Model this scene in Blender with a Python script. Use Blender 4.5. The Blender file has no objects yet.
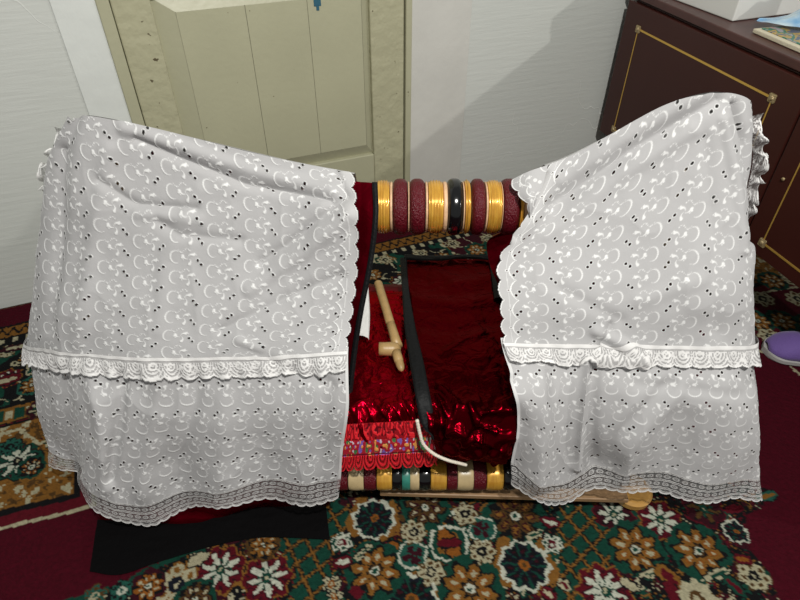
import bpy, math, random
import numpy as np
from mathutils import Vector, Matrix
D = bpy.data; SC = bpy.context.scene; COL = SC.collection
random.seed(5)

# ------------------------------------------------------------------ camera
CAMH = 1.2; PITCH = math.radians(40.6); FPX = 600.0
cam_d = D.cameras.new('camera'); cam_d.sensor_fit = 'HORIZONTAL'; cam_d.sensor_width = 36.0
cam_d.lens = 36.0 * FPX / 800.0; cam_d.clip_start = 0.02
cam = D.objects.new('camera', cam_d); COL.objects.link(cam)
cam.location = (0, 0, CAMH); cam.rotation_euler = (math.pi/2 - PITCH, 0, 0)
SC.camera = cam

# ------------------------------------------------------------------ world, lights, exposure
SC.view_settings.view_transform = 'Standard'; SC.view_settings.look = 'None'
SC.view_settings.gamma = 1.0; SC.view_settings.use_curve_mapping = False
SC.view_settings.exposure = 0.0
wd = D.worlds.new('world'); SC.world = wd; wd.use_nodes = True
wd.node_tree.nodes['Background'].inputs[0].default_value = (0.97, 1.0, 0.96, 1)
wd.node_tree.nodes['Background'].inputs[1].default_value = 0.30

def area(name, loc, target, size, power, color=(1, 1, 1), spread=180):
    l = D.lights.new(name, 'AREA'); l.shape = 'DISK'; l.size = size; l.energy = power; l.color = color
    l.spread = math.radians(spread)
    o = D.objects.new(name, l); COL.objects.link(o); o.location = loc
    o.rotation_euler = (Vector(target) - Vector(loc)).to_track_quat('-Z', 'Y').to_euler()
    return o
area('ceiling_lamp_light', (0.30, -0.25, 2.30), (0.0, 1.0, 0.3), 0.10, 54, (1.0, 0.98, 0.93))
area('side_lamp_light', (3.45, -0.2, 1.9), (0.0, 1.5, 0.5), 0.06, 28, (1.0, 0.98, 0.93))

# ------------------------------------------------------------------ maths helpers
FW = np.array([0, math.cos(PITCH), -math.sin(PITCH)]); UP = np.array([0, math.sin(PITCH), math.cos(PITCH)])
RT = np.array([1.0, 0, 0]); CP = np.array([0, 0, CAMH])
def ray(x, y): return FW + (x-400)/FPX*RT + (300-y)/FPX*UP
def at_h(x, y, h=0.0):
    d = ray(x, y); return CP + d*(h-CAMH)/d[2]
def at_y(x, y, Y):
    d = ray(x, y); return CP + d*Y/d[1]
def proj(P):
    d = P - CP; k = d @ FW
    return 400 + FPX*(d @ RT)/k, 300 - FPX*(d @ UP)/k
RA = math.radians(21.5)
WX = np.array([math.cos(RA), math.sin(RA), 0]); WN = np.array([-math.sin(RA), math.cos(RA), 0]); WD = 1.7073
def room(s, t, z=0.0): return WX*s + WN*(WD - t) + np.array([0, 0, z])

_rng = np.random.RandomState(3)
_LAT = _rng.rand(64, 64, 8)
def vnoise(x, y, k=0):
    x = np.asarray(x, float); y = np.asarray(y, float)
    xi = np.floor(x).astype(int); yi = np.floor(y).astype(int); fx = x-xi; fy = y-yi
    fx = fx*fx*(3-2*fx); fy = fy*fy*(3-2*fy)
    L = _LAT[:, :, k % 8]
    a = L[xi % 64, yi % 64]; b = L[(xi+1) % 64, yi % 64]; c = L[xi % 64, (yi+1) % 64]; d = L[(xi+1) % 64, (yi+1) % 64]
    return (a*(1-fx)+b*fx)*(1-fy) + (c*(1-fx)+d*fx)*fy
def fbm(x, y, k=0, o=3):
    s = 0; a = 1; t = 0
    for i in range(o): s = s + a*vnoise(x*2**i, y*2**i, k+i); t += a; a *= .5
    return s/t

# ------------------------------------------------------------------ object helpers
def link(o, parent=None):
    COL.objects.link(o)
    if parent is not None: o.parent = parent
    return o
def tag(o, label=None, cat=None, group=None, kind=None):
    if label: o['label'] = label
    if cat: o['category'] = cat
    if group: o['group'] = group
    if kind: o['kind'] = kind
    return o
def empty(name, loc=(0, 0, 0), rz=0):
    o = D.objects.new(name, None); o.empty_display_size = 0.05; COL.objects.link(o)
    o.location = loc; o.rotation_euler = (0, 0, rz); return o
def mesh_obj(name, verts, faces, mat, parent=None, smooth=True, world=False):
    me = D.meshes.new(name); me.from_pydata([tuple(v) for v in verts], [], [tuple(f) for f in faces]); me.update()
    if smooth: me.polygons.foreach_set('use_smooth', [True]*len(me.polygons))
    me.materials.append(mat)
    o = D.objects.new(name, me); link(o, parent)
    if parent is not None and world:      # vertices given in world coordinates
        bpy.context.view_layer.update(); o.matrix_parent_inverse = parent.matrix_world.inverted()
    return o
class MB:
    def __init__(s): s.v = []; s.f = []
    def add(s, v, f):
        b = len(s.v); s.v += [tuple(p) for p in v]; s.f += [tuple(i+b for i in q) for q in f]; return s
    def box(s, a, b, bev=0.0, M=None):
        x0, y0, z0 = a; x1, y1, z1 = b
        if bev <= 0:
            v = [(x, y, z) for x in (x0, x1) for y in (y0, y1) for z in (z0, z1)]
            f = [(0, 1, 3, 2), (4, 6, 7, 5), (0, 4, 5, 1), (2, 3, 7, 6), (0, 2, 6, 4), (1, 5, 7, 3)]
        else:
            import bmesh
            bm = bmesh.new(); bmesh.ops.create_cube(bm, size=1)
            for q in bm.verts: q.co = Vector(((x0+x1)/2+q.co.x*(x1-x0), (y0+y1)/2+q.co.y*(y1-y0), (z0+z1)/2+q.co.z*(z1-z0)))
            bmesh.ops.bevel(bm, geom=bm.edges[:], offset=bev, segments=2, affect='EDGES', profile=.5)
            bm.verts.index_update(); v = [q.co[:] for q in bm.verts]; f = [[q.index for q in p.verts] for p in bm.faces]; bm.free()
        if M is not None: v = [(M @ Vector(p))[:] for p in v]
        return s.add(v, f)
    def tube(s, pts, r, n=12, caps=True):
        pts = [Vector(p) for p in pts]; k = len(pts); rr = r if hasattr(r, '__len__') else [r]*k
        v = []; f = []; up = None
        for i, p in enumerate(pts):
            t = (pts[min(i+1, k-1)] - pts[max(i-1, 0)]).normalized()
            if up is None: up = t.orthogonal().normalized()
            up = (up - t*up.dot(t)).normalized(); w = t.cross(up)
            for j in range(n):
                a = 2*math.pi*j/n; v.append(p + (up*math.cos(a)+w*math.sin(a))*rr[i])
        for i in range(k-1):
            for j in range(n): f.append((i*n+j, i*n+(j+1) % n, (i+1)*n+(j+1) % n, (i+1)*n+j))
        if caps: f.append(tuple(range(n))[::-1]); f.append(tuple(range((k-1)*n, k*n)))
        return s.add(v, f)
    def lathe_x(s, prof, c, n=40):
        """profile of (x, r) turned about the X axis through c"""
        v = []; f = []; k = len(prof)
        for (x, r) in prof:
            for j in range(n):
                a = 2*math.pi*j/n; v.append((c[0]+x, c[1]+r*math.cos(a), c[2]+r*math.sin(a)))
        for i in range(k-1):
            for j in range(n): f.append((i*n+j, (i+1)*n+j, (i+1)*n+(j+1) % n, i*n+(j+1) % n))
        f.append(tuple(range(n))); f.append(tuple(range((k-1)*n, k*n))[::-1])
        return s.add(v, f)
    def build(s, name, mat, parent=None, smooth=False, world=False):
        o = mesh_obj(name, s.v, s.f, mat, parent, smooth, world)
        import bmesh
        bm = bmesh.new(); bm.from_mesh(o.data); bmesh.ops.recalc_face_normals(bm, faces=bm.faces[:]); bm.to_mesh(o.data); bm.free()
        return o

def grid_obj(name, P, mat, parent=None, attrs=None, keep=None, smooth=True):
    """P: (n,m,3) array of world points -> grid mesh; attrs: dict name -> (n,m) or (n,m,4)"""
    n, m = P.shape[:2]
    idx = np.arange(n*m).reshape(n, m)
    q = np.stack([idx[:-1, :-1], idx[1:, :-1], idx[1:, 1:], idx[:-1, 1:]], -1).reshape(-1, 4)
    if keep is not None:
        kf = keep.ravel(); q = q[kf[q].any(axis=1)]
    me = D.meshes.new(name)
    me.vertices.add(n*m); me.vertices.foreach_set('co', P.reshape(-1).astype(np.float32))
    me.loops.add(len(q)*4); me.loops.foreach_set('vertex_index', q.reshape(-1).astype(np.int32))
    me.polygons.add(len(q)); me.polygons.foreach_set('loop_start', (np.arange(len(q))*4).astype(np.int32))
    me.polygons.foreach_set('loop_total', np.full(len(q), 4, np.int32))
    me.update(calc_edges=True)
    me.polygons.foreach_set('use_smooth', np.full(len(q), smooth))
    for k, a in (attrs or {}).items():
        if a.ndim == 3:
            at = me.attributes.new(k, 'FLOAT_COLOR', 'POINT'); at.data.foreach_set('color', a.reshape(-1).astype(np.float32))
        else:
            at = me.attributes.new(k, 'FLOAT', 'POINT'); at.data.foreach_set('value', a.reshape(-1).astype(np.float32))
    if keep is not None:      # drop unused points
        import bmesh
        bm = bmesh.new(); bm.from_mesh(me); bmesh.ops.delete(bm, geom=[v for v in bm.verts if not v.link_faces], context='VERTS'); bm.to_mesh(me); bm.free()
    me.materials.append(mat)
    o = D.objects.new(name, me); link(o, parent)
    if parent is not None:
        bpy.context.view_layer.update(); o.matrix_parent_inverse = parent.matrix_world.inverted()
    return o

def cr_weights(n_ctrl, n_out):
    """Catmull-Rom interpolation matrix on uniform knots"""
    t = np.linspace(0, n_ctrl-1, n_out); W = np.zeros((n_out, n_ctrl))
    for r, x in enumerate(t):
        i = min(int(x), n_ctrl-2); f = x-i
        w = [(-f+2*f*f-f**3)/2, (2-5*f*f+3*f**3)/2, (f+4*f*f-3*f**3)/2, (-f*f+f**3)/2]
        idx = [i-1, i, i+1, i+2]
        if idx[0] < 0: w[1] += 2*w[0]; w[2] -= w[0]; w[0] = 0; idx[0] = 0
        if idx[3] > n_ctrl-1: w[2] += 2*w[3]; w[1] -= w[3]; w[3] = 0; idx[3] = 0
        for a, b in zip(idx, w): W[r, a] += b
    return W
def spline_grid(C, nv, nu):
    C = np.asarray(C, float); A = cr_weights(C.shape[0], nv); B = cr_weights(C.shape[1], nu)
    return np.einsum('ri,ijk,cj->rck', A, C, B)
def normals(P):
    du = np.gradient(P, axis=1); dv = np.gradient(P, axis=0)
    N = np.cross(du, dv); N /= np.linalg.norm(N, axis=2, keepdims=True)+1e-12
    return N
def seg_dist(x, y, pts):
    d = np.full(np.shape(x), 1e9)
    for (x0, y0), (x1, y1) in zip(pts[:-1], pts[1:]):
        L = (x1-x0)**2+(y1-y0)**2+1e-12
        t = np.clip(((x-x0)*(x1-x0)+(y-y0)*(y1-y0))/L, 0, 1)
        d = np.minimum(d, np.hypot(x-x0-t*(x1-x0), y-y0-t*(y1-y0)))
    return d

# ------------------------------------------------------------------ material helpers
def mat(name, color=(.8, .8, .8), rough=.6, metal=0.0, spec=.5, sheen=0.0, var=0.0, vscale=20, bump=0.0, bscale=100, coat=0.0, alt=None, stretch=None):
    m = D.materials.new(name); m.use_nodes = True; nt = m.node_tree; b = nt.nodes['Principled BSDF']
    b.inputs['Base Color'].default_value = (*color, 1); b.inputs['Roughness'].default_value = rough
    b.inputs['Metallic'].default_value = metal; b.inputs['Specular IOR Level'].default_value = spec
    b.inputs['Sheen Weight'].default_value = sheen; b.inputs['Coat Weight'].default_value = coat
    tc = nt.nodes.new('ShaderNodeTexCoord'); src = tc.outputs['Object']
    if stretch:
        mp = nt.nodes.new('ShaderNodeMapping'); mp.inputs['Scale'].default_value = stretch
        nt.links.new(src, mp.inputs[0]); src = mp.outputs[0]
    if var > 0:
        n = nt.nodes.new('ShaderNodeTexNoise'); n.inputs['Scale'].default_value = vscale; n.inputs['Detail'].default_value = 5
        nt.links.new(src, n.inputs['Vector'])
        mx = nt.nodes.new('ShaderNodeMix'); mx.data_type = 'RGBA'
        c2 = alt if alt else tuple(c*(1-var) for c in color)
        mx.inputs['A'].default_value = (*c2, 1); mx.inputs['B'].default_value = (*color, 1)
        r = nt.nodes.new('ShaderNodeMapRange'); r.inputs[1].default_value = .35; r.inputs[2].default_value = .65
        nt.links.new(n.outputs['Fac'], r.inputs[0]); nt.links.new(r.outputs[0], mx.inputs['Factor']); nt.links.new(mx.outputs['Result'], b.inputs['Base Color'])
    if bump > 0:
        n = nt.nodes.new('ShaderNodeTexNoise'); n.inputs['Scale'].default_value = bscale; n.inputs['Detail'].default_value = 4
        nt.links.new(src, n.inputs['Vector'])
        bp = nt.nodes.new('ShaderNodeBump'); bp.inputs['Strength'].default_value = min(1, bump); bp.inputs['Distance'].default_value = .002*max(1, bump)
        nt.links.new(n.outputs['Fac'], bp.inputs['Height']); nt.links.new(bp.outputs[0], b.inputs['Normal'])
    return m
def cloth_mat(name, base, thread, transl=.25, bump=.5):
    """cotton whose embroidery and eyelets follow the woven-in point data 'emb' and 'alpha'"""
    m = D.materials.new(name); m.use_nodes = True; nt = m.node_tree; b = nt.nodes['Principled BSDF']; out = nt.nodes['Material Output']
    ae = nt.nodes.new('ShaderNodeAttribute'); ae.attribute_name = 'emb'
    aa = nt.nodes.new('ShaderNodeAttribute'); aa.attribute_name = 'alpha'
    mx = nt.nodes.new('ShaderNodeMix'); mx.data_type = 'RGBA'; mx.inputs['A'].default_value = (*base, 1); mx.inputs['B'].default_value = (*thread, 1)
    nt.links.new(ae.outputs['Fac'], mx.inputs['Factor']); nt.links.new(mx.outputs['Result'], b.inputs['Base Color'])
    b.inputs['Roughness'].default_value = .75; b.inputs['Specular IOR Level'].default_value = .3; b.inputs['Sheen Weight'].default_value = .15
    rr = nt.nodes.new('ShaderNodeMapRange'); rr.inputs[3].default_value = .8; rr.inputs[4].default_value = .42
    nt.links.new(ae.outputs['Fac'], rr.inputs[0]); nt.links.new(rr.outputs[0], b.inputs['Roughness'])
    tc = nt.nodes.new('ShaderNodeTexCoord')
    nz = nt.nodes.new('ShaderNodeTexNoise'); nz.inputs['Scale'].default_value = 900; nt.links.new(tc.outputs['Object'], nz.inputs['Vector'])
    nb = nt.nodes.new('ShaderNodeTexNoise'); nb.inputs['Scale'].default_value = 45; nb.inputs['Detail'].default_value = 3; nt.links.new(tc.outputs['Object'], nb.inputs['Vector'])
    ad = nt.nodes.new('ShaderNodeMath'); ad.operation = 'MULTIPLY_ADD'; ad.inputs[1].default_value = .25
    nt.links.new(nz.outputs['Fac'], ad.inputs[0]); nt.links.new(ae.outputs['Fac'], ad.inputs[2])
    ad2 = nt.nodes.new('ShaderNodeMath'); ad2.operation = 'MULTIPLY_ADD'; ad2.inputs[1].default_value = 1.3
    nt.links.new(nb.outputs['Fac'], ad2.inputs[0]); nt.links.new(ad.outputs[0], ad2.inputs[2])
    bp = nt.nodes.new('ShaderNodeBump'); bp.inputs['Strength'].default_value = bump; bp.inputs['Distance'].default_value = .0015
    nt.links.new(ad2.outputs[0], bp.inputs['Height']); nt.links.new(bp.outputs[0], b.inputs['Normal'])
    tl = nt.nodes.new('ShaderNodeBsdfTranslucent'); nt.links.new(mx.outputs['Result'], tl.inputs['Color'])
    s1 = nt.nodes.new('ShaderNodeMixShader'); s1.inputs[0].default_value = transl
    nt.links.new(b.outputs[0], s1.inputs[1]); nt.links.new(tl.outputs[0], s1.inputs[2])
    tr = nt.nodes.new('ShaderNodeBsdfTransparent'); s2 = nt.nodes.new('ShaderNodeMixShader')
    nt.links.new(aa.outputs['Fac'], s2.inputs[0]); nt.links.new(tr.outputs[0], s2.inputs[1]); nt.links.new(s1.outputs[0], s2.inputs[2])
    nt.links.new(s2.outputs[0], out.inputs['Surface'])
    return m
def color_attr_mat(name, rough=.95, bump=.6, bscale=350, sheen=.0):
    m = mat(name, rough=rough, bump=bump, bscale=bscale, spec=.1, sheen=sheen); nt = m.node_tree; b = nt.nodes['Principled BSDF']
    a = nt.nodes.new('ShaderNodeAttribute'); a.attribute_name = 'Col'; nt.links.new(a.outputs['Color'], b.inputs['Base Color'])
    return m

def wall_mat():
    m = mat('wall_paint', (.55, .565, .53), rough=.7, spec=.25); nt = m.node_tree; b = nt.nodes['Principled BSDF']
    tc = nt.nodes.new('ShaderNodeTexCoord')
    mp = nt.nodes.new('ShaderNodeMapping'); mp.inputs['Scale'].default_value = (3, 1, 28); nt.links.new(tc.outputs['Object'], mp.inputs[0])
    n1 = nt.nodes.new('ShaderNodeTexNoise'); n1.inputs['Scale'].default_value = 3; n1.inputs['Detail'].default_value = 8; nt.links.new(mp.outputs[0], n1.inputs['Vector'])
    n2 = nt.nodes.new('ShaderNodeTexNoise'); n2.inputs['Scale'].default_value = 2.2; n2.inputs['Detail'].default_value = 3; nt.links.new(tc.outputs['Object'], n2.inputs['Vector'])
    n3 = nt.nodes.new('ShaderNodeTexVoronoi'); n3.feature = 'DISTANCE_TO_EDGE'; n3.inputs['Scale'].default_value = 2.6
    n4 = nt.nodes.new('ShaderNodeTexNoise'); n4.inputs['Scale'].default_value = 6; nt.links.new(tc.outputs['Object'], n4.inputs['Vector'])
    va = nt.nodes.new('ShaderNodeVectorMath'); va.operation = 'MULTIPLY_ADD'; va.inputs[1].default_value = (.35, .35, .35)
    nt.links.new(n4.outputs['Color'], va.inputs[0]); nt.links.new(tc.outputs['Object'], va.inputs[2]); nt.links.new(va.outputs[0], n3.inputs['Vector'])
    cr = nt.nodes.new('ShaderNodeMapRange'); cr.inputs[1].default_value = 0; cr.inputs[2].default_value = .006; cr.inputs[3].default_value = 1; cr.inputs[4].default_value = 0
    nt.links.new(n3.outputs['Distance'], cr.inputs[0])
    gate = nt.nodes.new('ShaderNodeMapRange'); gate.inputs[1].default_value = .52; gate.inputs[2].default_value = .62; nt.links.new(n2.outputs['Fac'], gate.inputs[0])
    mu = nt.nodes.new('ShaderNodeMath'); mu.operation = 'MULTIPLY'; nt.links.new(cr.outputs[0], mu.inputs[0]); nt.links.new(gate.outputs[0], mu.inputs[1])
    mx = nt.nodes.new('ShaderNodeMix'); mx.data_type = 'RGBA'; mx.inputs['A'].default_value = (.53, .55, .515, 1); mx.inputs['B'].default_value = (.59, .60, .57, 1)
    nt.links.new(n2.outputs['Fac'], mx.inputs['Factor'])
    m2 = nt.nodes.new('ShaderNodeMix'); m2.data_type = 'RGBA'; m2.inputs['B'].default_value = (.72, .73, .69, 1)
    nt.links.new(mx.outputs['Result'], m2.inputs['A']); nt.links.new(mu.outputs[0], m2.inputs['Factor'])
    nt.links.new(m2.outputs['Result'], b.inputs['Base Color'])
    bp = nt.nodes.new('ShaderNodeBump'); bp.inputs['Strength'].default_value = .32; bp.inputs['Distance'].default_value = .004
    sm = nt.nodes.new('ShaderNodeMath'); nt.links.new(n1.outputs['Fac'], sm.inputs[0]); nt.links.new(mu.outputs[0], sm.inputs[1])
    nt.links.new(sm.outputs[0], bp.inputs['Height']); nt.links.new(bp.outputs[0], b.inputs['Normal'])
    return m
def door_mat(name, base, lumps=0.0, chip=.0):
    m = mat(name, base, rough=.42, spec=.45); nt = m.node_tree; b = nt.nodes['Principled BSDF']
    tc = nt.nodes.new('ShaderNodeTexCoord')
    n1 = nt.nodes.new('ShaderNodeTexNoise'); n1.inputs['Scale'].default_value = 5; n1.inputs['Detail'].default_value = 6; nt.links.new(tc.outputs['Object'], n1.inputs['Vector'])
    mx = nt.nodes.new('ShaderNodeMix'); mx.data_type = 'RGBA'; mx.inputs['A'].default_value = (*[c*.88 for c in base], 1); mx.inputs['B'].default_value = (*[min(1, c*1.08) for c in base], 1)
    nt.links.new(n1.outputs['Fac'], mx.inputs['Factor'])
    n2 = nt.nodes.new('ShaderNodeTexNoise'); n2.inputs['Scale'].default_value = 55; n2.inputs['Detail'].default_value = 2; nt.links.new(tc.outputs['Object'], n2.inputs['Vector'])
    g = nt.nodes.new('ShaderNodeMapRange'); g.inputs[1].default_value = .74-chip; g.inputs[2].default_value = .76-chip; nt.links.new(n2.outputs['Fac'], g.inputs[0])
    m2 = nt.nodes.new('ShaderNodeMix'); m2.data_type = 'RGBA'; m2.inputs['B'].default_value = (.10, .08, .045, 1)
    nt.links.new(mx.outputs['Result'], m2.inputs['A']); nt.links.new(g.outputs[0], m2.inputs['Factor']); nt.links.new(m2.outputs['Result'], b.inputs['Base Color'])
    n3 = nt.nodes.new('ShaderNodeTexNoise'); n3.inputs['Scale'].default_value = 26 if lumps else 60; n3.inputs['Detail'].default_value = 3; nt.links.new(tc.outputs['Object'], n3.inputs['Vector'])
    bp = nt.nodes.new('ShaderNodeBump'); bp.inputs['Strength'].default_value = min(1, .35+lumps); bp.inputs['Distance'].default_value = .002+.004*lumps
    nt.links.new(n3.outputs['Fac'], bp.inputs['Height']); nt.links.new(bp.outputs[0], b.inputs['Normal'])
    return m

M_WALL = wall_mat()
M_BAND = mat('plaster_band', (.58, .57, .53), rough=.7, var=.06, vscale=9, bump=.5, bscale=40, spec=.25)
M_BANDW = mat('white_paint', (.66, .68, .65), rough=.6, var=.06, vscale=9, bump=.6, bscale=30, spec=.3)
M_DOOR = door_mat('door_paint', (.41, .40, .275))
M_DOORL = door_mat('door_paint_lumpy', (.41, .395, .265), lumps=.9, chip=.03)
M_GAP = mat('gap_shade', (.06, .05, .03), rough=.9)
M_FLOOR = mat('floor_boards', (.16, .07, .04), rough=.5, var=.4, vscale=6)
M_BROWN = mat('brown_lacquer', (.046, .012, .009), rough=.3, var=.12, vscale=4, spec=.28)
M_BROWNT = mat('brown_lacquer_top', (.075, .028, .024), rough=.35, var=.2, vscale=12, spec=.4)
M_GOLD = mat('gold_inlay', (.72, .45, .10), rough=.3, metal=.6)
M_BRASS = mat('corner_ornament', (.42, .32, .17), rough=.4, metal=.5, bump=1, bscale=300)
M_WHITE = mat('white_card', (.66, .66, .63), rough=.5)

# ------------------------------------------------------------------ room shell
def slab(name, s0, s1, t0, t1, z0, z1, m, parent=None, bev=0, kind=None):
    """box in room coordinates (s along the wall, t out from it)"""
    o = MB().box((s0, -t1, z0), (s1, -t0, z1), bev).build(name, m, parent)
    if parent is None:
        o.location = tuple(WN*WD); o.rotation_euler = (0, 0, RA)
    if kind: o['kind'] = kind
    return o
slab('floor', -2.6, 3.2, -.1, 4.2, -.06, -.006, M_FLOOR, kind='structure')
wall = MB()      # back wall with the doorway left open
wall.box((-2.6, .0, 0), (-.108, .14, 2.6)); wall.box((.707, .0, 0), (3.2, .14, 2.6)); wall.box((-.108, 0, 2.05), (.707, .14, 2.6))
wo = wall.build('wall_back', M_WALL); wo.location = tuple(WN*WD); wo.rotation_euler = (0, 0, RA); wo['kind'] = 'structure'
# plaster bands beside the door
slab('trim_1', -.205, -.108, 0, .006, 0, 2.05, M_BANDW, bev=.002, kind='structure')
slab('trim_2', .707, .90, 0, .005, 0, 2.05, M_BAND, bev=.002, kind='structure')
dr = empty('door_1', tuple(WN*WD), RA); dr['kind'] = 'structure'
def dpart(name, boxes, m, bev=.003):
    b = MB()
    for (s0, s1, t0, t1, z0, z1) in boxes: b.box((s0, -t1, z0), (s1, -t0, z1), bev)
    o = b.build(name, m, dr); o['kind'] = 'structure'; return o
dpart('door_casing', [(-.108, -.078, -.1, .012, 0, 2.05), (.688, .707, -.1, .010, 0, 2.05), (-.078, .688, -.1, .010, 2.01, 2.05)], M_DOOR)
dpart('gap_backing', [(-.10, .70, -.12, -.06, 0, 2.03)], M_GAP, 0)  # dark sheet behind the leaf; shade of the door gaps put into its colour
dpart('door_stile', [(-.0768, .0145, -.05, .002, .01, 2.0), (.581, .685, -.05, .002, .01, 2.0)], M_DOORL, .004)
dpart('door_rail', [(.0145, .581, -.05, .001, .01, .285), (.0145, .581, -.05, .001, .805, .93), (.0145, .581, -.05, .001, 1.85, 2.0)], M_DOOR, .003)
def panel(z0, z1, i0=.0145, i1=.581):
    # sunken panel: splayed border and flat field of three boards
    b = MB(); d0, d1 = -.014, .0005; w = .052; wb = .036
    o = [(i0, -d0, z0), (i1, -d0, z0), (i1, -d0, z1), (i0, -d0, z1)]
    i = [(i0+w, -d1, z0+wb), (i1-w*.45, -d1, z0+wb), (i1-w*.45, -d1, z1-wb), (i0+w, -d1, z1-wb)]
    b.add(o+i, [(0, 1, 5, 4), (1, 2, 6, 5), (2, 3, 7, 6), (3, 0, 4, 7)])
    xs = [i0+w, .240, .405, i1-w*.45]
    for a, c in zip(xs[:-1], xs[1:]): b.box((a+.0004, -.0006, z0+wb), (c-.0004, .012, z1-wb), .0006)
    oo = b.build('door_panel', M_DOOR, dr); oo['kind'] = 'structure'
panel(.285, .805); panel(.93, 1.85)
# blue paint mark on the rail
pm = MB(); pm.box((.429, -.0022, .737), (.437, .0, .752), .001); pm.box((.423, -.0022, .748), (.443, .0, .768), .001)
pmo = pm.build('paint_spot', mat('blue_paint', (.03, .11, .16), rough=.4), dr); pmo['kind'] = 'structure'; pmo['label'] = 'small dark blue paint spot'

# ------------------------------------------------------------------ carpet
def carpet():
    st = .0034
    s = np.concatenate([np.linspace(-2.4, -1.0, 15)[:-1], np.arange(-1.0, 1.95, st), np.linspace(1.96, 3.0, 12)])
    t = np.concatenate([[.012], np.arange(.016, 1.66, st), np.linspace(1.68, 3.6, 20)])
    S, T = np.meshgrid(s, t)
    X = WX[0]*S + WN[0]*(WD-T); Y = WX[1]*S + WN[1]*(WD-T)
    # woven wobble so that no outline is perfectly clean
    wob = .0032
    Xj = X + wob*(vnoise(S*150, T*150, 1)-.5)*2; Yj = Y + wob*(vnoise(S*150, T*150, 2)-.5)*2
    dd = ray(0, 0)
    K = dict(mar=(.078, .0022, .010), dm=(.045, .006, .012), blk=(.008, .008, .009), grn=(.008, .062, .040), och=(.26, .115, .022), cream=(.50, .46, .30),
             red=(.12, .006, .014), org=(.30, .10, .015), wht=(.62, .64, .52), navy=(.010, .012, .020), brn=(.10, .05, .015), teal=(.02, .11, .08))
    C = np.zeros(S.shape+(3,)); C[:] = K['mar']
    sT = T + wob*(vnoise(S*150, T*150, 3)-.5)*2
    def put(mask, c): C[mask] = K[c]
    def inpoly(px):
        P = [at_h(*p) for p in px]; ins = np.zeros(S.shape, bool); n = len(P)
        for i in range(n):
            x0, y0 = P[i][:2]; x1, y1 = P[(i+1) % n][:2]
            c = (y0 > Yj) != (y1 > Yj); ins ^= c & (Xj < (x1-x0)*(Yj-y0)/(y1-y0+1e-12)+x0)
        return ins
    def w(p): q = at_h(*p); return q[0], q[1]
    def line(px, wd, c):
        put(seg_dist(Xj, Yj, [w(p) for p in px]) < wd, c)
    def local(p, r):
        cx, cy = w(p); m = (np.abs(X-cx) < r) & (np.abs(Y-cy) < r)
        ii, jj = np.where(m)
        if len(ii) == 0: return None
        sl = (slice(ii.min(), ii.max()+1), slice(jj.min(), jj.max()+1))
        dx = Xj[sl]-cx; dy = Yj[sl]-cy
        return sl, np.hypot(dx, dy), np.arctan2(dy, dx)
    def ps(sl, mask, c):
        sub = C[sl]; sub[mask] = K[c]
    def petals(R, A, r, n, rot, R0, ra, rb):
        da = ((A+rot+math.pi/n) % (2*math.pi/n))-math.pi/n
        return ((R*np.cos(da)-R0*r)/(ra*r))**2+((R*np.sin(da))/(rb*r))**2
    def rosette(p, r=.05, n=10, rot=0, rim='wht', body='navy', pet='blk', vein='grn', cen='org', halo='och'):
        q = local(p, r*1.5)
        if q is None: return
        sl, R, A = q; a = A+rot; sc = r*(1+.07*np.cos(n*a))
        hal = r*(1.25+.10*np.cos(5*a+1))
        if halo: ps(sl, (R < hal) & (np.cos(2*a) > -.55), halo)
        ps(sl, R < sc*1.0, rim); ps(sl, R < sc*.86, body)
        ps(sl, (R < sc*.84) & (R > r*.2) & (np.abs(np.sin(n/2*a)) < .32), vein)
        ps(sl, (np.abs(R-r*.52) < r*.22) & (np.abs(np.cos(n/2*a)) < .75), pet)
        ps(sl, (np.abs(R-r*.55) < r*.06) & (np.abs(np.cos(n/2*a)) < .4), 'dm')
        ps(sl, R < r*.22, cen); ps(sl, R < r*.10, 'brn')
    def oflower(p, r=.045, n=8, rot=0, pet='och', ring='grn', dot='cream', bg='blk'):
        q = local(p, r*1.7)
        if q is None: return
        sl, R, A = q; a = A+rot
        if ring: ps(sl, R < r*1.35*(1+.05*np.cos(6*a)), ring)
        ps(sl, R < r*(.96+.17*np.cos(n*a))*1.08, bg)
        n = 8; q1 = petals(R, A, r, n, rot, .66, .40, .25); ps(sl, q1 < 1, pet); q2 = petals(R, A, r, n, rot, .64, .17, .10)
        ps(sl, (q2 < 1.9), 'org' if pet != 'brn' else 'dm'); ps(sl, q2 < .8, dot); ps(sl, (q1 > .80) & (q1 < 1.25) & (R < r), bg)
        ps(sl, R < .27*r, 'brn'); ps(sl, R < .2*r, 'wht'); ps(sl, R < .1*r, 'grn')
    def daisy(p, r=.026, n=7, rot=0, pet='cream', cen='blk', bg='brn'):
        q = local(p, r*1.6)
        if q is None: return
        sl, R, A = q; a = A+rot
        ps(sl, R < r*(1.0+.16*np.cos(n*a)), bg)
        q1 = petals(R, A, r, n, rot, .68, .34, .33); ps(sl, q1 < 1, pet); ps(sl, petals(R, A, r, n, rot, .70, .15, .15) < 1, bg)
        ps(sl, R < .40*r, cen); ps(sl, R < .16*r, pet)
    def star(p, r=.045, n=8, rot=0, body='red', pet='wht', rim='och', cen='grn'):
        q = local(p, r*1.6)
        if q is None: return
        sl, R, A = q; a = A+rot
        ps(sl, R < r*(1.08+.10*np.cos(n*a+1)), rim); ps(sl, R < r*(1.0+.10*np.cos(n*a+1)), body)
        q1 = petals(R, A, r, n, rot, .53, .32, .115); ps(sl, q1 < 1.7, 'dm' if body == 'red' else 'blk'); ps(sl, q1 < 1, pet)
        q3 = petals(R, A, r, n, rot+math.pi/n, .80, .12, .06); ps(sl, q3 < 1, 'dm')
        ps(sl, (np.abs(np.sin(n/2*a)) > .93) & (R < .5*r), 'grn')
        ps(sl, R < .2*r, cen); ps(sl, R < .09*r, 'cream')
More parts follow.
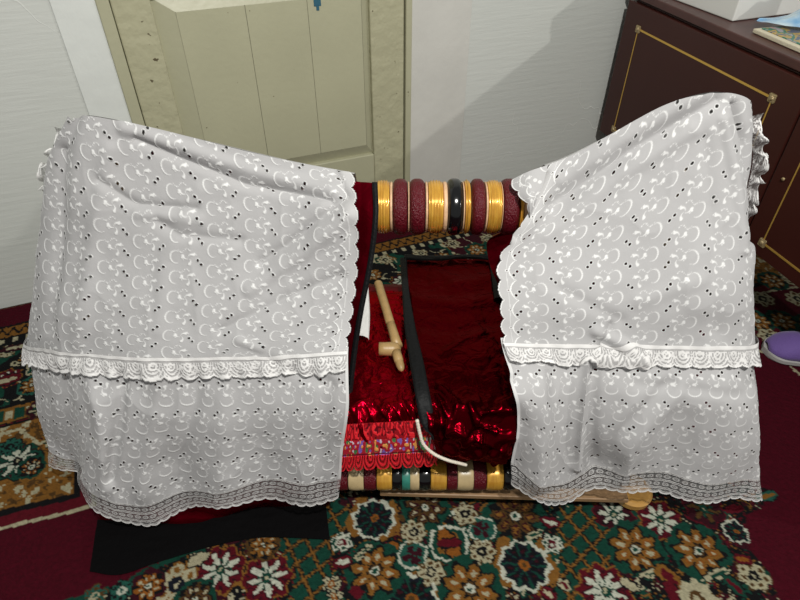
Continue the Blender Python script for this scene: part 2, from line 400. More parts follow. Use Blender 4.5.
    def octo(p, rx=.034, rim='wht', body='teal', x='dm', rot=0):
        q = local(p, rx*1.7)
        if q is None: return
        sl, R, A = q; a = A+rot; sq = R*np.maximum(np.abs(np.cos(a)), np.abs(np.sin(a)))*.55+R*.5
        ps(sl, sq < rx*1.08, 'grn'); ps(sl, sq < rx*.98, rim); ps(sl, sq < rx*.84, body)
        ps(sl, (sq < rx*.6) & (np.abs(np.sin(2*a)) > .35), x)
    def leaf(p0, p1, wd, c, c2=None):
        a = np.array(w(p0)); b = np.array(w(p1)); L = np.linalg.norm(b-a); e = (b-a)/L
        u = ((Xj-a[0])*e[0]+(Yj-a[1])*e[1])/L; v = (-(Xj-a[0])*e[1]+(Yj-a[1])*e[0])
        hw = wd*np.sqrt(np.clip(1-(2*u-1)**2, 0, 1))
        put((u > 0) & (u < 1) & (np.abs(v) < hw*1.25+.001), 'blk' if c != 'blk' else 'brn')
        put((u > 0) & (u < 1) & (np.abs(v) < hw), c)
        if c2: put((u > .2) & (u < .85) & (np.abs(v) < hw*.4), c2)
    # ---- border along the wall
    def chain(t0, wdt, c1='och', c2='cream'):
        m = np.abs(sT-t0) < wdt
        put(m, c1); ph = np.sin(2*math.pi*S/.030)
        put(m & (np.abs(sT-t0-wdt*.45*ph) < wdt*.22), 'blk')
        put(np.abs(np.abs(sT-t0)-wdt) < .004, 'blk')
    put(sT > .098, 'blk')
    # dark floral strip
    f = (sT > .17) & (sT < .44)
    put(f, 'grn')
    g = fbm(S*11, T*11, 4); g2 = fbm(S*16+9, T*16, 5)
    put(f & (g > .56), 'dm'); put(f & (g < .40), 'blk'); put(f & (np.abs(g-.56) < .012), 'och'); put(f & (np.abs(g2-.5) < .014), 'cream')
    chain(.128, .026); 
    ch = (sT > .158) & (sT < .176); put(ch, 'blk'); put(ch & (np.sin(2*math.pi*S/.034) > .1), 'cream')
    for k in range(-12, 24):
        sx = k*.125+.02
        def q_at(sx, tt):
            P = room(sx, tt); return proj(P)
        daisy(q_at(sx+.02, .200 + .012*(k % 2)), .024, 7, k); oflower(q_at(sx+.08, .262), .030, 8, k*.4, 'och', None if k % 2 else 'grn')
        star(q_at(sx+.03, .325), .032, 8, k*.7, 'red' if k % 2 else 'dm'); oflower(q_at(sx+.09, .375), .026, 7, k*.4, 'och', 'teal')
    leaf((-5, 385), (22, 377), .018, 'red', 'cream'); leaf((0, 352), (34, 345), .012, 'dm', 'cream')
    # second chain and the stepped line
    put((sT > .425) & (sT < .50), 'blk'); m2 = (sT > .437) & (sT < .488)
    put(m2, 'och'); put(m2 & (np.sin(2*math.pi*S/.05) > 0) & (np.abs(sT-.462) < .018), 'grn'); put(m2 & (np.sin(2*math.pi*S/.05) < -.5) & (np.abs(sT-.462) < .014), 'cream')
    put((np.abs(sT-.495) < .004), 'red')
    # corner medallions (mirrored left and right): ochre ground inside a dark and white rim
    put(sT > .50, 'mar')
    for sc_, side in ((-.92, -1), (1.93, 1)):
        u = (S-sc_)/ .64; v = (T-.50)/.30
        ex = np.abs(u)
        rim = .90-.10*np.clip(ex-.2, 0, 1)**1.0*1.2 + .04*np.sin(ex*9)
        inside = (v > 0) & (ex < .80) & (v < rim)
        out1 = (v > -.02) & (ex < .86) & (v < rim+.14)
        out0 = (v > -.02) & (ex < .875) & (v < rim+.17)
        put(out0, 'cream'); put(out1, 'red'); put((v > -.02) & (ex < .825) & (v < rim+.05), 'blk')
        put(inside, 'och')
        gg = fbm(S*60, T*60, 6); put(inside & (gg > .60), 'cream'); put(inside & (gg < .36), 'brn')
    for p, r in (((18, 462), .050), ((-45, 470), .05)):
        star(p, r, 8, .3, 'grn', 'wht', 'blk', 'blk'); daisy((p[0]-8, p[1]-14), .026, 6, .2, 'teal', 'blk', 'blk')
        oflower((p[0]+14, p[1]+6), .024, 6, 0, 'blk', 'grn')
    star((52, 440), .03, 6, .5, 'och', 'cream', 'brn', 'brn'); line([(0, 436), (20, 430), (40, 445)], .004, 'cream')
    star((40, 410), .03, 6, .5, 'dm', 'cream', 'brn', 'grn')
    for k, p in enumerate([(762, 300), (782, 322), (797, 300), (772, 282), (792, 280), (757, 322), (770, 338), (812, 325)]):
        (oflower if k % 2 else daisy)(p, .035, 7, k)
    line([(745, 352), (760, 352), (778, 358), (800, 376)], .0035, 'cream')
    # ---- centre field nearest the camera: black ground
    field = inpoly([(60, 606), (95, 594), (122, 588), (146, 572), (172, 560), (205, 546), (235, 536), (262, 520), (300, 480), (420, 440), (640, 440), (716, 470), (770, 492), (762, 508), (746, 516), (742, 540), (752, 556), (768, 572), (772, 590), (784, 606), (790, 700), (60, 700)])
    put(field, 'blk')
    gq = fbm(S*34, T*34, 2); gr = fbm(S*47+5, T*47, 4); gs = fbm(S*30+2, T*30+7, 6)
    put(field & (gs > .65), 'dm'); put(field & (gs < .30), 'grn'); put(field & (np.abs(gs-.60) < .010), 'brn')
    put(field & (np.abs(gq-.5) < .011), 'och'); put(field & (np.abs(gr-.46) < .010), 'red'); put(field & (np.abs(gr-.60) < .010), 'grn'); put(field & (np.abs(gq-.66) < .012), 'cream')
    # edging of the field
    line([(60, 606), (95, 594), (122, 588), (146, 572), (172, 560), (205, 546), (235, 536)], .006, 'grn')
    # lattices
    for poly in ([(262, 545), (300, 498), (346, 495), (352, 520), (330, 560), (336, 606), (292, 606), (296, 570)], [(556, 512), (612, 500), (640, 500), (650, 530), (612, 560), (590, 606), (545, 606), (560, 560)]):
        L = inpoly(poly); put(L, 'grn')
        e1 = (X*.86+Y*.5); e2 = (X*.64-Y*.77)
        a1 = np.abs(((e1+.0015*np.sin(e2*400))/.036) % 1-.5) > .44; a2 = np.abs(((e2+.0015*np.sin(e1*400))/.036) % 1-.5) > .44
        b1 = np.abs((e1/.036) % 1-.5) > .37; b2 = np.abs((e2/.036) % 1-.5) > .37
        put(L & (b1 | b2), 'blk'); put(L & (a1 | a2), 'och'); put(L & (vnoise(S*300, T*300, 5) > .72) & (b1 | b2), 'cream' if False else 'brn')
    # scattered small sprigs on the black ground
    for k in range(150):
        p = (random.uniform(80, 790), random.uniform(505, 604))
        if not (inpoly_pt(p, [(150, 575), (240, 540), (300, 500), (716, 470), (745, 520), (740, 545), (768, 580), (775, 620), (80, 620)])): continue
        if 290 < p[0] < 340 or 560 < p[0] < 620: continue
        c = random.choice(['grn', 'red', 'brn', 'och', 'dm', 'dm', 'brn']); a = random.uniform(0, 6.28); L = random.uniform(5, 12)
        leaf(p, (p[0]+L*math.cos(a), p[1]+L*math.sin(a)), random.uniform(.003, .008), c, random.choice([None, 'cream', None]))
    # medallion row
    leaf((424, 522), (455, 513), .008, 'wht', 'grn'); leaf((444, 573), (474, 562), .009, 'wht', 'grn')
    leaf((348, 535), (372, 530), .01, 'och'); leaf((385, 545), (400, 551), .012, 'org'); leaf((480, 512), (492, 504), .01, 'och')
    octo((449, 544), .042, 'wht', 'grn', 'och'); leaf((440, 530), (458, 558), .016, 'org'); leaf((438, 545), (461, 543), .010, 'red'); 
    oflower((425, 508), .040, 8, .2, 'brn', 'grn'); oflower((515, 517), .050, 9, .1, 'brn', 'grn', 'och')
    rosette((374, 520), .046, 10, .2); rosette((524, 566), .052, 10, .1, halo='och'); rosette((412, 600), .05, 10, .1)
    oflower((375, 572), .046, 8, .15); oflower((470, 590), .050, 8, .3)
    octo((482, 530), .030, 'wht', 'teal', 'dm', .3); octo((413, 556), .032, 'wht', 'teal', 'dm', .3)
    for p in ((465, 515), (413, 533), (431, 573), (482, 553)): daisy(p, .026, 7, p[0])
    daisy((342, 543), .022, 6, .2, 'wht', 'red', 'grn'); daisy((552, 545), .022, 6, .2, 'wht', 'red', 'grn')
    leaf((540, 520), (560, 526), .012, 'red', 'wht'); leaf((333, 566), (352, 560), .012, 'red', 'wht'); leaf((526, 540), (542, 532), .008, 'cream', 'grn'); leaf((355, 560), (372, 546), .007, 'cream', 'grn')
    daisy((332, 585), .018, 5, 0, 'cream', 'org', 'blk'); daisy((335, 597), .016, 5, 1, 'cream', 'org', 'blk'); leaf((352, 588), (362, 598), .012, 'red')
    leaf((558, 580), (570, 592), .01, 'cream', 'red'); leaf((540, 590), (556, 600), .012, 'red', 'cream')
    # left flowers
    star((221, 571), .046, 8, .2); star((267, 579), .046, 8, .5); daisy((177, 586), .042, 6, .3, 'cream', 'navy', 'och')
    oflower((264, 546), .026, 6, .1, 'och', 'brn'); oflower((149, 587), .026, 5, .3, 'org', 'dm'); leaf((188, 566), (208, 556), .012, 'cream')
    daisy((122, 592), .022, 6, .2, 'teal', 'wht', 'blk'); daisy((95, 598), .022, 6, .4, 'teal', 'cream', 'brn'); oflower((196, 600), .03, 7, 0, 'brn')
    # right flowers
    star((660, 521), .044, 8, .3); star((613, 515), .040, 8, .1, 'dm', 'wht', 'red'); star((605, 592), .050, 9, .3); star((703, 510), .040, 6, .3, 'dm', 'brn', 'red')
    oflower((635, 550), .046, 8, .35); oflower((698, 552), .046, 8, .2)
    rosette((735, 533), .026, 9, .2, halo=None); daisy((753, 577), .030, 7, .3)
    leaf((638, 577), (668, 571), .008, 'cream', 'grn'); leaf((704, 580), (730, 570), .008, 'cream', 'grn'); leaf((620, 580), (637, 592), .008, 'cream')
    leaf((655, 566), (682, 590), .018, 'och', 'red'); leaf((722, 576), (745, 597), .012, 'grn', 'red'); leaf((732, 558), (752, 562), .010, 'red', 'org')
    leaf((666, 580), (676, 606), .012, 'red'); daisy((697, 600), .036, 9, 0, 'cream', 'brn', 'cream'); leaf((757, 500), (776, 494), .010, 'teal', 'och'); leaf((724, 512), (742, 508), .01, 'red')
    # pile mottling of the yarn
    C *= (.52*(.80+.40*vnoise(S*290, T*290, 7)))[..., None]
    P = np.stack([X, Y, .0035+.0020*vnoise(S*170, T*170, 0)], -1)
    A = np.concatenate([C, np.ones(S.shape+(1,))], -1)
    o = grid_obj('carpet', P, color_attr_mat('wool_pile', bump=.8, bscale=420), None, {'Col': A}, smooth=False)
    tag(o, 'large maroon patterned carpet with green, ochre and cream flowers covering the floor', 'carpet')
def inpoly_pt(p, P):
    ins = False; n = len(P)
    for i in range(n):
        x0, y0 = P[i]; x1, y1 = P[(i+1) % n]
        if (y0 > p[1]) != (y1 > p[1]) and p[0] < (x1-x0)*(p[1]-y0)/(y1-y0)+x0: ins = not ins
    return ins
carpet()

# ------------------------------------------------------------------ dresser
BA = math.radians(16.6)
DQ = np.array([.734, 2.081, 0]); DE = np.array([math.sin(BA), -math.cos(BA), 0]); DM = np.array([-math.cos(BA), -math.sin(BA), 0])
dres = empty('dresser', tuple(DQ), BA-math.pi/2)       # local x runs along the front toward the camera, local -y faces the room
def db(*bx, bev=.002):
    b = MB()
    for (k0, k1, d0, d1, z0, z1) in bx: b.box((k0, -d1, z0), (k1, -d0, z1), bev)
    return b
LK = 1.62
db((.03, LK-.02, -.43, -.006, .235, .688)).build('carcass', M_BROWN, dres)
for k_, d_ in ((.06, -.06), (.06, -.40), (LK-.08, -.06), (LK-.08, -.40)): db((k_-.02, k_+.02, d_-.02, d_+.02, .008, .236)).build('leg', M_BROWN, dres)
db((.0, LK, -.46, .008, .694, .716), bev=.003).build('worktop', M_BROWNT, dres)
def door_unit(k0, k1, gold0, gold1, z0=.245, z1=.684, gz0=.285, gz1=.618):
    d = db((k0, k1, -.006, .010, z0, z1), bev=.002).build('door', M_BROWN, dres)
    g = MB(); w = .0028
    for (a, b_, c, e) in ((gold0, gold1, gz1-w, gz1+w), (gold0, gold1, gz0-w, gz0+w), (gold0-w*.6, gold0+w*.6, gz0, gz1), (gold1-w*.6, gold1+w*.6, gz0, gz1)):
        g.box((a, -.0112, c), (b_, -.0095, e))
    g.build('inlay_line', M_GOLD, d)
    for gx in (gold0, gold1):
        for gz in (gz0, gz1):
            b = MB(); r = .011
            b.box((gx-r, -.013, gz-r), (gx+r, -.0095, gz+r), .003); b.tube([(gx, -.016, gz), (gx, -.0125, gz)], [.004, .0075], 8)
            b.build('corner_ornament', M_BRASS, d)
    return d
door_unit(.012, .750, .092, .665); door_unit(.756, 1.30, .812, 1.24)
db((1.306, 1.60, -.006, .010, .245, .684)).build('door', M_BROWN, dres)
kn = MB(); kn.tube([(.79, -.010, .462), (.79, -.014, .462), (.79, -.016, .462)], [.003, .005, .003], 12)
kn.build('knob', M_BRASS, dres, smooth=True)
tag(dres, 'dark brown lacquered dresser with thin gold inlay frames by the back wall', 'dresser')

def dpos(k, d, z): return DQ + DE*k + DM*d + np.array([0, 0, z])
# white box
a0 = at_h(732, 22, .716); a1 = at_h(683, 0, .716); a2 = at_h(785, 15, .716)
ang = math.atan2((a2-a0)[1], (a2-a0)[0])
bx = empty('white_box', tuple(a0), ang)
MB().box((0, 0, .001), (.30, .34, .085), .003).build('box_body', M_WHITE, bx)
MB().box((-.003, -.003, .058), (.303, .343, .100), .004).build('box_lid', mat('white_card_lid', (.70, .70, .67), rough=.45), bx)
tag(bx, 'white cardboard box standing on the dresser top', 'box')
# magazine
def print_mat(name, cols, scale, lines=True):
    m = mat(name, rough=.35); nt = m.node_tree; b = nt.nodes['Principled BSDF']; tc = nt.nodes.new('ShaderNodeTexCoord')
    n = nt.nodes.new('ShaderNodeTexNoise'); n.inputs['Scale'].default_value = scale; n.inputs['Detail'].default_value = 4; n.inputs['Distortion'].default_value = 1.0
    cr = nt.nodes.new('ShaderNodeValToRGB'); cr.color_ramp.interpolation = 'CONSTANT'
    while len(cr.color_ramp.elements) < len(cols): cr.color_ramp.elements.new(.5)
    for i, c in enumerate(cols): cr.color_ramp.elements[i].position = .28+.46*i/len(cols) if i else 0; cr.color_ramp.elements[i].color = (*c, 1)
    nt.links.new(tc.outputs['Object'], n.inputs['Vector']); nt.links.new(n.outputs['Fac'], cr.inputs[0]); nt.links.new(cr.outputs[0], b.inputs['Base Color'])
    return m
g0 = at_h(753, 33, .717); g1 = at_h(806, 56, .717)
mang = math.atan2((g1-g0)[1], (g1-g0)[0])
mg = empty('magazine', tuple(g0), mang)
MB().box((-.004, 0, .0), (.27, .20, .010), .002).build('page_block', mat('page_paper', (.62, .56, .42), rough=.8, bump=.6, bscale=200, stretch=(1, 1, 30)), mg)
MB().box((.006, .016, .0104), (.27, .20, .0125), .0005).build('printed_cover', print_mat('printed_picture', [(.02, .03, .07), (.10, .12, .18), (.45, .30, .08), (.05, .18, .12), (.35, .33, .36), (.55, .20, .12), (.06, .07, .16)], 17), mg)
tag(mg, 'colourful printed magazine lying on the dresser top at the frame edge', 'magazine')
# crumpled blue paper/bag behind it
n = 40; U, V = np.meshgrid(np.linspace(0, 1, n), np.linspace(0, 1, n))
c0 = at_h(757, 22, .735); c1 = at_h(800, 30, .735)
ex = (c1-c0)/np.linalg.norm(c1-c0); ey = np.array([-ex[1], ex[0], 0])
ridge = np.exp(-((U*.8-.30-.10*V)/.14)**2)*np.clip(V*1.6, 0, 1)
P = c0[None, None]*1.0 + ex*(U*.28-.004)[..., None] + ey*((V*.17)*(.18+.82*np.clip(U*2.2, 0, 1)))[..., None]
P[..., 2] = .732 + .075*ridge + .012*fbm(U*5, V*5, 2)
bl = grid_obj('plastic_bag', P, mat('blue_film', (.16, .36, .60), rough=.25, var=.6, vscale=22, alt=(.50, .62, .68)), None)
tag(bl, 'crumpled light blue plastic bag lying on the magazine', 'bag')

# ------------------------------------------------------------------ cradle frame
M_WOOD = mat('pale_wood', (.30, .18, .09), rough=.5, var=.25, vscale=14, stretch=(1, 8, 8), bump=.3, bscale=60)
M_OCHW = mat('ochre_lacquer', (.50, .27, .07), rough=.35, var=.3, vscale=12)
M_CREAM = mat('cream_paint', (.66, .42, .25), rough=.5, var=.25, vscale=60, bump=.4, bscale=200)
M_RGOLD = mat('gold_paint', (.66, .36, .05), rough=.24, metal=.35, var=.3, vscale=30, alt=(.50, .24, .03), stretch=(6, 1, 1), coat=.3)
M_RMAR = mat('maroon_leatherette', (.085, .002, .007), rough=.36, bump=2.0, bscale=260, stretch=(1.6, 1, 1), spec=.35)
M_RBLK = mat('black_lacquer', (.003, .003, .0035), rough=.14, spec=.5, coat=.1)
M_TEAL = mat('teal_paint', (.03, .20, .15), rough=.35, var=.5, vscale=40)
M_DARK = mat('dark_wood', (.03, .015, .01), rough=.6)
CR = empty('cradle', (0, .92, 0))
YB, ZB, RB = .92, .630, .0482
k_bar = YB*math.cos(PITCH)+(CAMH-ZB)*math.sin(PITCH)
def xb(px): return (px-400)/FPX*k_bar
b = MB(); b.tube([(-.47, YB+.01, ZB-.012), (.47, YB+.01, ZB-.012)], .032, 32)
b.build('handle_bar', M_CREAM, CR, smooth=True, world=True)
def ring(x0, x1, r, m, style, c=(0, 0), label=None):
    w = x1-x0; prof = []
    N = 18
    for i in range(N+1):
        t = i/N; e = (1-abs(2*t-1)**3.2)
        rr = r*(.86+.14*e)
        if style == 'ridged': rr = r*(.90+.07*e)+.0010*math.cos(t*math.pi*10)
        if style == 'flat': rr = r*(.93+.04*e)
        if style == 'thin': rr = r*(.92+.06*e)+.0012*math.cos(t*math.pi*4)
        prof.append((x0+w*t, rr))
    o = MB().lathe_x(prof, (0, c[0], c[1]), 48).build('ring', m, CR, smooth=True, world=True)
    if label: o['label'] = label
    return o
bar = [(376, 390, 'g'), (390, 393, 'c'), (393, 407.5, 'm'), (407.5, 409.5, 'c'), (409.5, 424.5, 'm'), (424.5, 427.5, 'c'), (427.5, 442, 'g'), (442, 446.5, 'c'), (446.5, 461, 'b'), (461, 463, 'c'), (463, 468.5, 't'),
       (470, 483, 'm'), (483, 485.5, 'c'), (485.5, 498.5, 'g'), (498.5, 500, 'c'), (500, 515.5, 'm'), (516, 519.5, 't'), (519.5, 524, 'c'), ]
for a, c, k in bar:
    m, st, rr, lb = {'g': (M_RGOLD, 'ridged', RB, 'ridged gold ring'), 'm': (M_RMAR, 'round', RB*1.03, 'maroon textured ring'), 'b': (M_RBLK, 'round', RB*1.04, 'glossy black ring'),
                     'c': (M_CREAM, 'flat', RB*.95, 'narrow cream ring'), 't': (M_RGOLD, 'thin', RB*1.0, 'thin gold ring')}[k]
    ring(xb(a+.3), xb(c-.3), rr, m, st, (YB, ZB), lb)
# end arches, feet, side rails
for sx, pk in ((-1, .775), (1, .812)):
    x = .47*sx; pts = []
    prf = [(-.165, .05), (-.160, .18), (-.150, .30), (-.112, .42), (-.066, .53), (-.022, .62), (-.012, .68), (-.004, pk-.075), (0, pk-.055)]
    prf = prf + [(-a, c) for a, c in prf[-2::-1]]
    pts = [tuple(p) for p in spline_grid([[(x, .92+a, c), (x+.001, .92+a, c)] for a, c in prf], 60, 2)[:, 0]]
    MB().tube(pts, .014, 14).build('end_arch', M_OCHW, CR, smooth=True, world=True)
    MB().tube([(x, .905, ZB-.01), (x, .955, ZB-.01)], .012, 12).build('crosspiece', M_OCHW, CR, smooth=True, world=True)
    MB().tube([(x, .72, .10), (x, 1.12, .10)], .020, 12).build('end_rail', M_OCHW, CR, smooth=True, world=True)
    # rocker: curved foot running front to back
    pr = [(x, .70+.44*i/16, .022+.09*((i/8-1)**2)*.25) for i in range(17)]
    MB().tube(pr, .016, 10).build('rocker', M_OCHW, CR, smooth=True, world=True)
k_rl = .70*math.cos(PITCH)+(CAMH-.11)*math.sin(PITCH)
def xr(px): return (px-400)/FPX*k_rl
RY, RZ = .712, .112
MB().tube([(-.47, RY, RZ), (.47, RY, RZ)], .022, 20).build('side_rail', M_DARK, CR, smooth=True, world=True)
MB().tube([(-.47, 1.128, RZ), (.47, 1.128, RZ)], .022, 20).build('side_rail', M_DARK, CR, smooth=True, world=True)
for a, c, k in [(333, 348, 'm'), (349, 364, 'c'), (364.5, 376, 'm'), (377, 392, 'g'), (392.5, 401, 'b'), (402, 410, 'e'), (410, 419, 'c'), (419, 430, 'b'), (430.5, 446, 'g'), (446.7, 456.5, 'm'), (457, 472.5, 'c'), (473, 485, 'm'), (486, 502, 'g'), (503, 514, 'b')]:
    m, st, lb = {'g': (M_RGOLD, 'flat', 'gold ring'), 'm': (M_RMAR, 'flat', 'maroon ring'), 'b': (M_RBLK, 'flat', 'black ring'), 'c': (mat('cream_ring_%d' % a, (.50, .38, .20), rough=.3, var=.3, vscale=30), 'flat', 'cream ring'), 'e': (M_TEAL, 'flat', 'teal ring')}[k]
    ring(xr(a), xr(c), .033, m, st, (RY, RZ), lb)
# lower plank and round foot
p0 = at_h(380, 493, .055); p1 = at_h(628, 500, .055)
pv = (p1-p0); L = np.linalg.norm(pv); aa = math.atan2(pv[1], pv[0])
Mx = Matrix.Translation(Vector(p0)) @ Matrix.Rotation(aa, 4, 'Z')
pl = MB(); pl.box((0, -.004, -.006), (L, .05, .006), .002, Mx)
pl.build('plank', M_WOOD, CR, world=True)
fc = at_h(640, 498, .03)
ft = MB(); v = []
ft.tube([(fc[0]-.01, fc[1]+.02, .008), (fc[0]-.01, fc[1]+.02, .014), (fc[0]-.01, fc[1]+.02, .030), (fc[0]-.01, fc[1]+.02, .036)], [.030, .040, .042, .036], 28)
ft.build('foot', M_OCHW, CR, smooth=False, world=True)
fc2 = (-.50, .72)
MB().tube([(fc2[0], fc2[1], .008), (fc2[0], fc2[1], .014), (fc2[0], fc2[1], .030), (fc2[0], fc2[1], .036)], [.030, .040, .042, .036], 28).build('foot', M_OCHW, CR, world=True)
sl = MB()
for i in range(9): sl.box((-.44+.1*i, .73, .125), (-.38+.1*i, 1.11, .137), .002)
sl.build('slats', M_WOOD, CR, world=True)
tag(CR, 'wooden cradle with gold, maroon and black ringed handle bar under white covers', 'cradle')

# ------------------------------------------------------------------ bedding
def satin(name, c=(.26, .0006, .008), rough=.24, metal=.9, bump=1.0, bscale=38, dark=(.16, .0, .005)):
    m = mat(name, c, rough=rough, metal=metal, spec=.5); nt = m.node_tree; b = nt.nodes['Principled BSDF']
    b.inputs['Specular Tint'].default_value = (.9, .02, .06, 1)
    tc = nt.nodes.new('ShaderNodeTexCoord')
    n = nt.nodes.new('ShaderNodeTexNoise'); n.inputs['Scale'].default_value = bscale; n.inputs['Detail'].default_value = 3; n.inputs['Distortion'].default_value = .8
    nt.links.new(tc.outputs['Object'], n.inputs['Vector'])
    bp = nt.nodes.new('ShaderNodeBump'); bp.inputs['Strength'].default_value = bump; bp.inputs['Distance'].default_value = .006
    nt.links.new(n.outputs['Fac'], bp.inputs['Height']); nt.links.new(bp.outputs[0], b.inputs['Normal'])
    return m
M_SATIN = satin('red_satin')
M_SATIN2 = satin('red_velvet_satin', (.065, .0003, .0022), rough=.25, bump=1.0, bscale=30)
M_VELV = satin('dark_red_velvet', (.10, .001, .006), rough=.45, metal=.4, bump=.3, bscale=20)
M_UNDER = satin('dark_red_undercover', (.10, .0006, .005), rough=.30, metal=.8, bump=.4, bscale=26)
M_BLK = mat('black_trim', (.004, .0045, .005), rough=.6, bump=.8, bscale=180, spec=.2)

mt = MB(); mt.box((-.43, .735, .139), (.43, 1.105, .318), .03)
mo = mt.build('mattress', M_VELV, None, smooth=True); tag(mo, 'dark red velvet mattress lying on the cradle slats beneath the red satin sheet', 'mattress')

def crumple(P, seed, amp, sc, fade=None):
    n, m = P.shape[:2]; N = normals(P)
    x = P[..., 0]; q = P[..., 1]*.8-P[..., 2]
    r = 1-np.abs(fbm(x*sc, q*sc, seed, 3)*2-1)*1.0
    d = amp*(r**2-.5)
    if fade is not None: d = d*fade
    return P + N*d[..., None]
def orient_up(P):
    N = normals(P); return P if N[..., 2].mean() - N[..., 1].mean() > 0 else P

# red satin sheet (left / wide)
rows = []
for (yy, h, Y) in [(291, .325, None), (300, .338, None), (335, .346, None), (370, .352, None), (395, .352, None), (408, None, .692), (426, None, .674), (446, None, .668)]:
    r = []
    for px in (338, 350, 365, 390, 420, 450, 480, 505):
        r.append(at_h(px, yy, h) if Y is None else at_y(px, yy+1.5*math.sin(px*.11), Y))
    rows.append(r)
P = spline_grid(rows, 230, 300)
v = np.linspace(0, 1, 230)[:, None]*np.ones((1, 300))
P = crumple(P, 1, .015, 28, .25+.75*np.clip((v-.55)*4, 0, 1)); 
# vertical gathers above the lace
xx = P[..., 0]
P[..., 1] -= .0055*np.sin(xx*260-v*26+7*fbm(xx*20, v*3, 3))*np.clip((v-.55)*5, 0, 1)
sheet = empty('satin_sheet', (0, .9, .33))
grid_obj('satin_cloth', P, M_SATIN, sheet)
tag(sheet, 'shiny dark red satin sheet with embroidered red lace edge over the mattress', 'sheet')
# embroidered lace edge
rows = []
for (yy, Y) in [(424, .671), (440, .664), (455, .662), (471, .664)]:
    rows.append([at_y(px, yy+(px-340)*-.055, Y) for px in (339, 350, 365, 385, 405, 422, 437)])
P = spline_grid(rows, 110, 420)
uu = np.linspace(0, 1, 420)[None, :]*np.ones((110, 1))*.205; vv = np.linspace(0, 1, 110)[:, None]*np.ones((1, 420))
K = np.zeros((110, 420, 4)); K[..., 3] = 1; K[..., :3] = (.30, .004, .010)
uu0 = uu; uu = uu+.004*(vnoise(uu*90, vv*5, 6)-.5); ph = uu/.020
def kc(mask, c): K[..., :3][mask] = c
bandA = vv < .36; arc = np.abs(((np.hypot((ph % 1-.5)*1.0, (vv-.02)*1.1))*3.6+vnoise(uu*160, vv*9, 1)*.8) % 1-.5) < .22
kc(bandA & arc, (.75, .02, .03)); kc(bandA & (vnoise(uu*350, vv*18, 2) > .72), (.10, .0, .004))
bandB = (vv > .36) & (vv < .70); kc(bandB, (.42, .012, .03))
fl = vnoise(uu*170, vv*10, 4); kc(bandB & (fl > .70), (.06, .20, .07)); kc(bandB & (fl < .26), (.22, .12, .45)); f2 = vnoise(uu*210+7, vv*12, 5)
kc(bandB & (f2 > .77), (.80, .32, .08)); kc(bandB & (f2 < .17), (.65, .55, .62)); kc(bandB & (np.abs(vv-.68) < .012), (.12, .0, .01))
bandC = vv >= .70; sc_ = uu/.022; dd = np.hypot((sc_ % 1-.5)*.7, (vv-.74)*1.25); kc(bandC & (np.abs((dd*7) % 1-.5) < .25), (.85, .02, .035))
alpha = np.ones_like(vv); scal = .90+.10*np.sqrt(np.abs(np.sin(math.pi*uu/.022))); alpha[vv > scal] = 0
alpha[bandC & (np.abs((dd*7) % 1-.5) > .42) & (vnoise(uu*500, vv*30, 1) > .5)] = 0
P[..., 1] -= .0012*K[..., 0]*2
m = color_attr_mat('lace_threads', rough=.4, bump=.6, bscale=500); nt = m.node_tree; out = nt.nodes['Material Output']
aa_ = nt.nodes.new('ShaderNodeAttribute'); aa_.attribute_name = 'alpha'; tr = nt.nodes.new('ShaderNodeBsdfTransparent'); ms = nt.nodes.new('ShaderNodeMixShader')
nt.links.new(aa_.outputs['Fac'], ms.inputs[0]); nt.links.new(tr.outputs[0], ms.inputs[1]); nt.links.new(nt.nodes['Principled BSDF'].outputs[0], ms.inputs[2]); nt.links.new(ms.outputs[0], out.inputs['Surface'])
nt.nodes['Principled BSDF'].inputs['Specular IOR Level'].default_value = .5
lo = grid_obj('lace_edge', P, m, sheet, {'Col': K, 'alpha': alpha}); lo['label'] = 'bright red embroidered lace edge with small coloured flowers'

# right quilt with black trims
rowsdef = [(259, .362, None, 404, 497), (300, .368, None, 408, 512), (350, .372, None, 414, 518), (392, .368, None, 421, 521), (410, None, .676, 426, 517), (436, None, .652, 431, 515), (456, None, .650, 438, 510), (465, None, .660, 448, 503)]
rows = []
for (yy, h, Y, x0, x1) in rowsdef:
    r = []
    for t in np.linspace(0, 1, 7):
        px = x0+(x1-x0)*t; y2 = yy + (3*math.sin(t*9) if Y else 0)
        r.append(at_h(px, y2, h) if Y is None else at_y(px, y2, Y))
    rows.append(r)
P = spline_grid(rows, 260, 240)
v = np.linspace(0, 1, 260)[:, None]*np.ones((1, 240)); u = np.ones((260, 1))*np.linspace(0, 1, 240)[None]
PX, PY = proj(P); N = normals(P); sgn = np.sign((N @ UP).mean())
bumpv = np.zeros_like(v)
for pts, sg, am in (([(445, 352), (462, 340), (482, 333)], 3.5, .0035), ([(455, 285), (490, 280)], 7, .006), ([(415, 300), (455, 305), (495, 300)], 6, .006), ([(415, 325), (450, 330), (500, 322)], 6, -.004),
                    ([(440, 388), (458, 405), (452, 425), (466, 432), (480, 412), (515, 410)], 4, .009), ([(508, 365), (512, 400), (500, 405)], 4, .010), ([(437, 398), (450, 418), (446, 432)], 3, .008), ([(470, 405), (478, 425), (495, 430)], 3, .008), ([(458, 446), (475, 436), (500, 447)], 3, .007), ([(430, 425), (442, 440)], 3, .007), ([(432, 420), (470, 440), (510, 438)], 6, .008), ([(440, 450), (480, 455), (505, 448)], 5, .008), ([(425, 395), (440, 402)], 4, .006)):
    bumpv += am*np.exp(-(seg_dist(PX, PY, pts)/sg)**2)
P = P + N*(sgn*bumpv)[..., None]
P = crumple(P, 4, .015, 21, .12+.88*np.clip((v-.5)*4, 0, 1))
quilt = empty('velvet_quilt', (.1, .9, .36))
grid_obj('quilt_cloth', P, M_SATIN2, quilt)
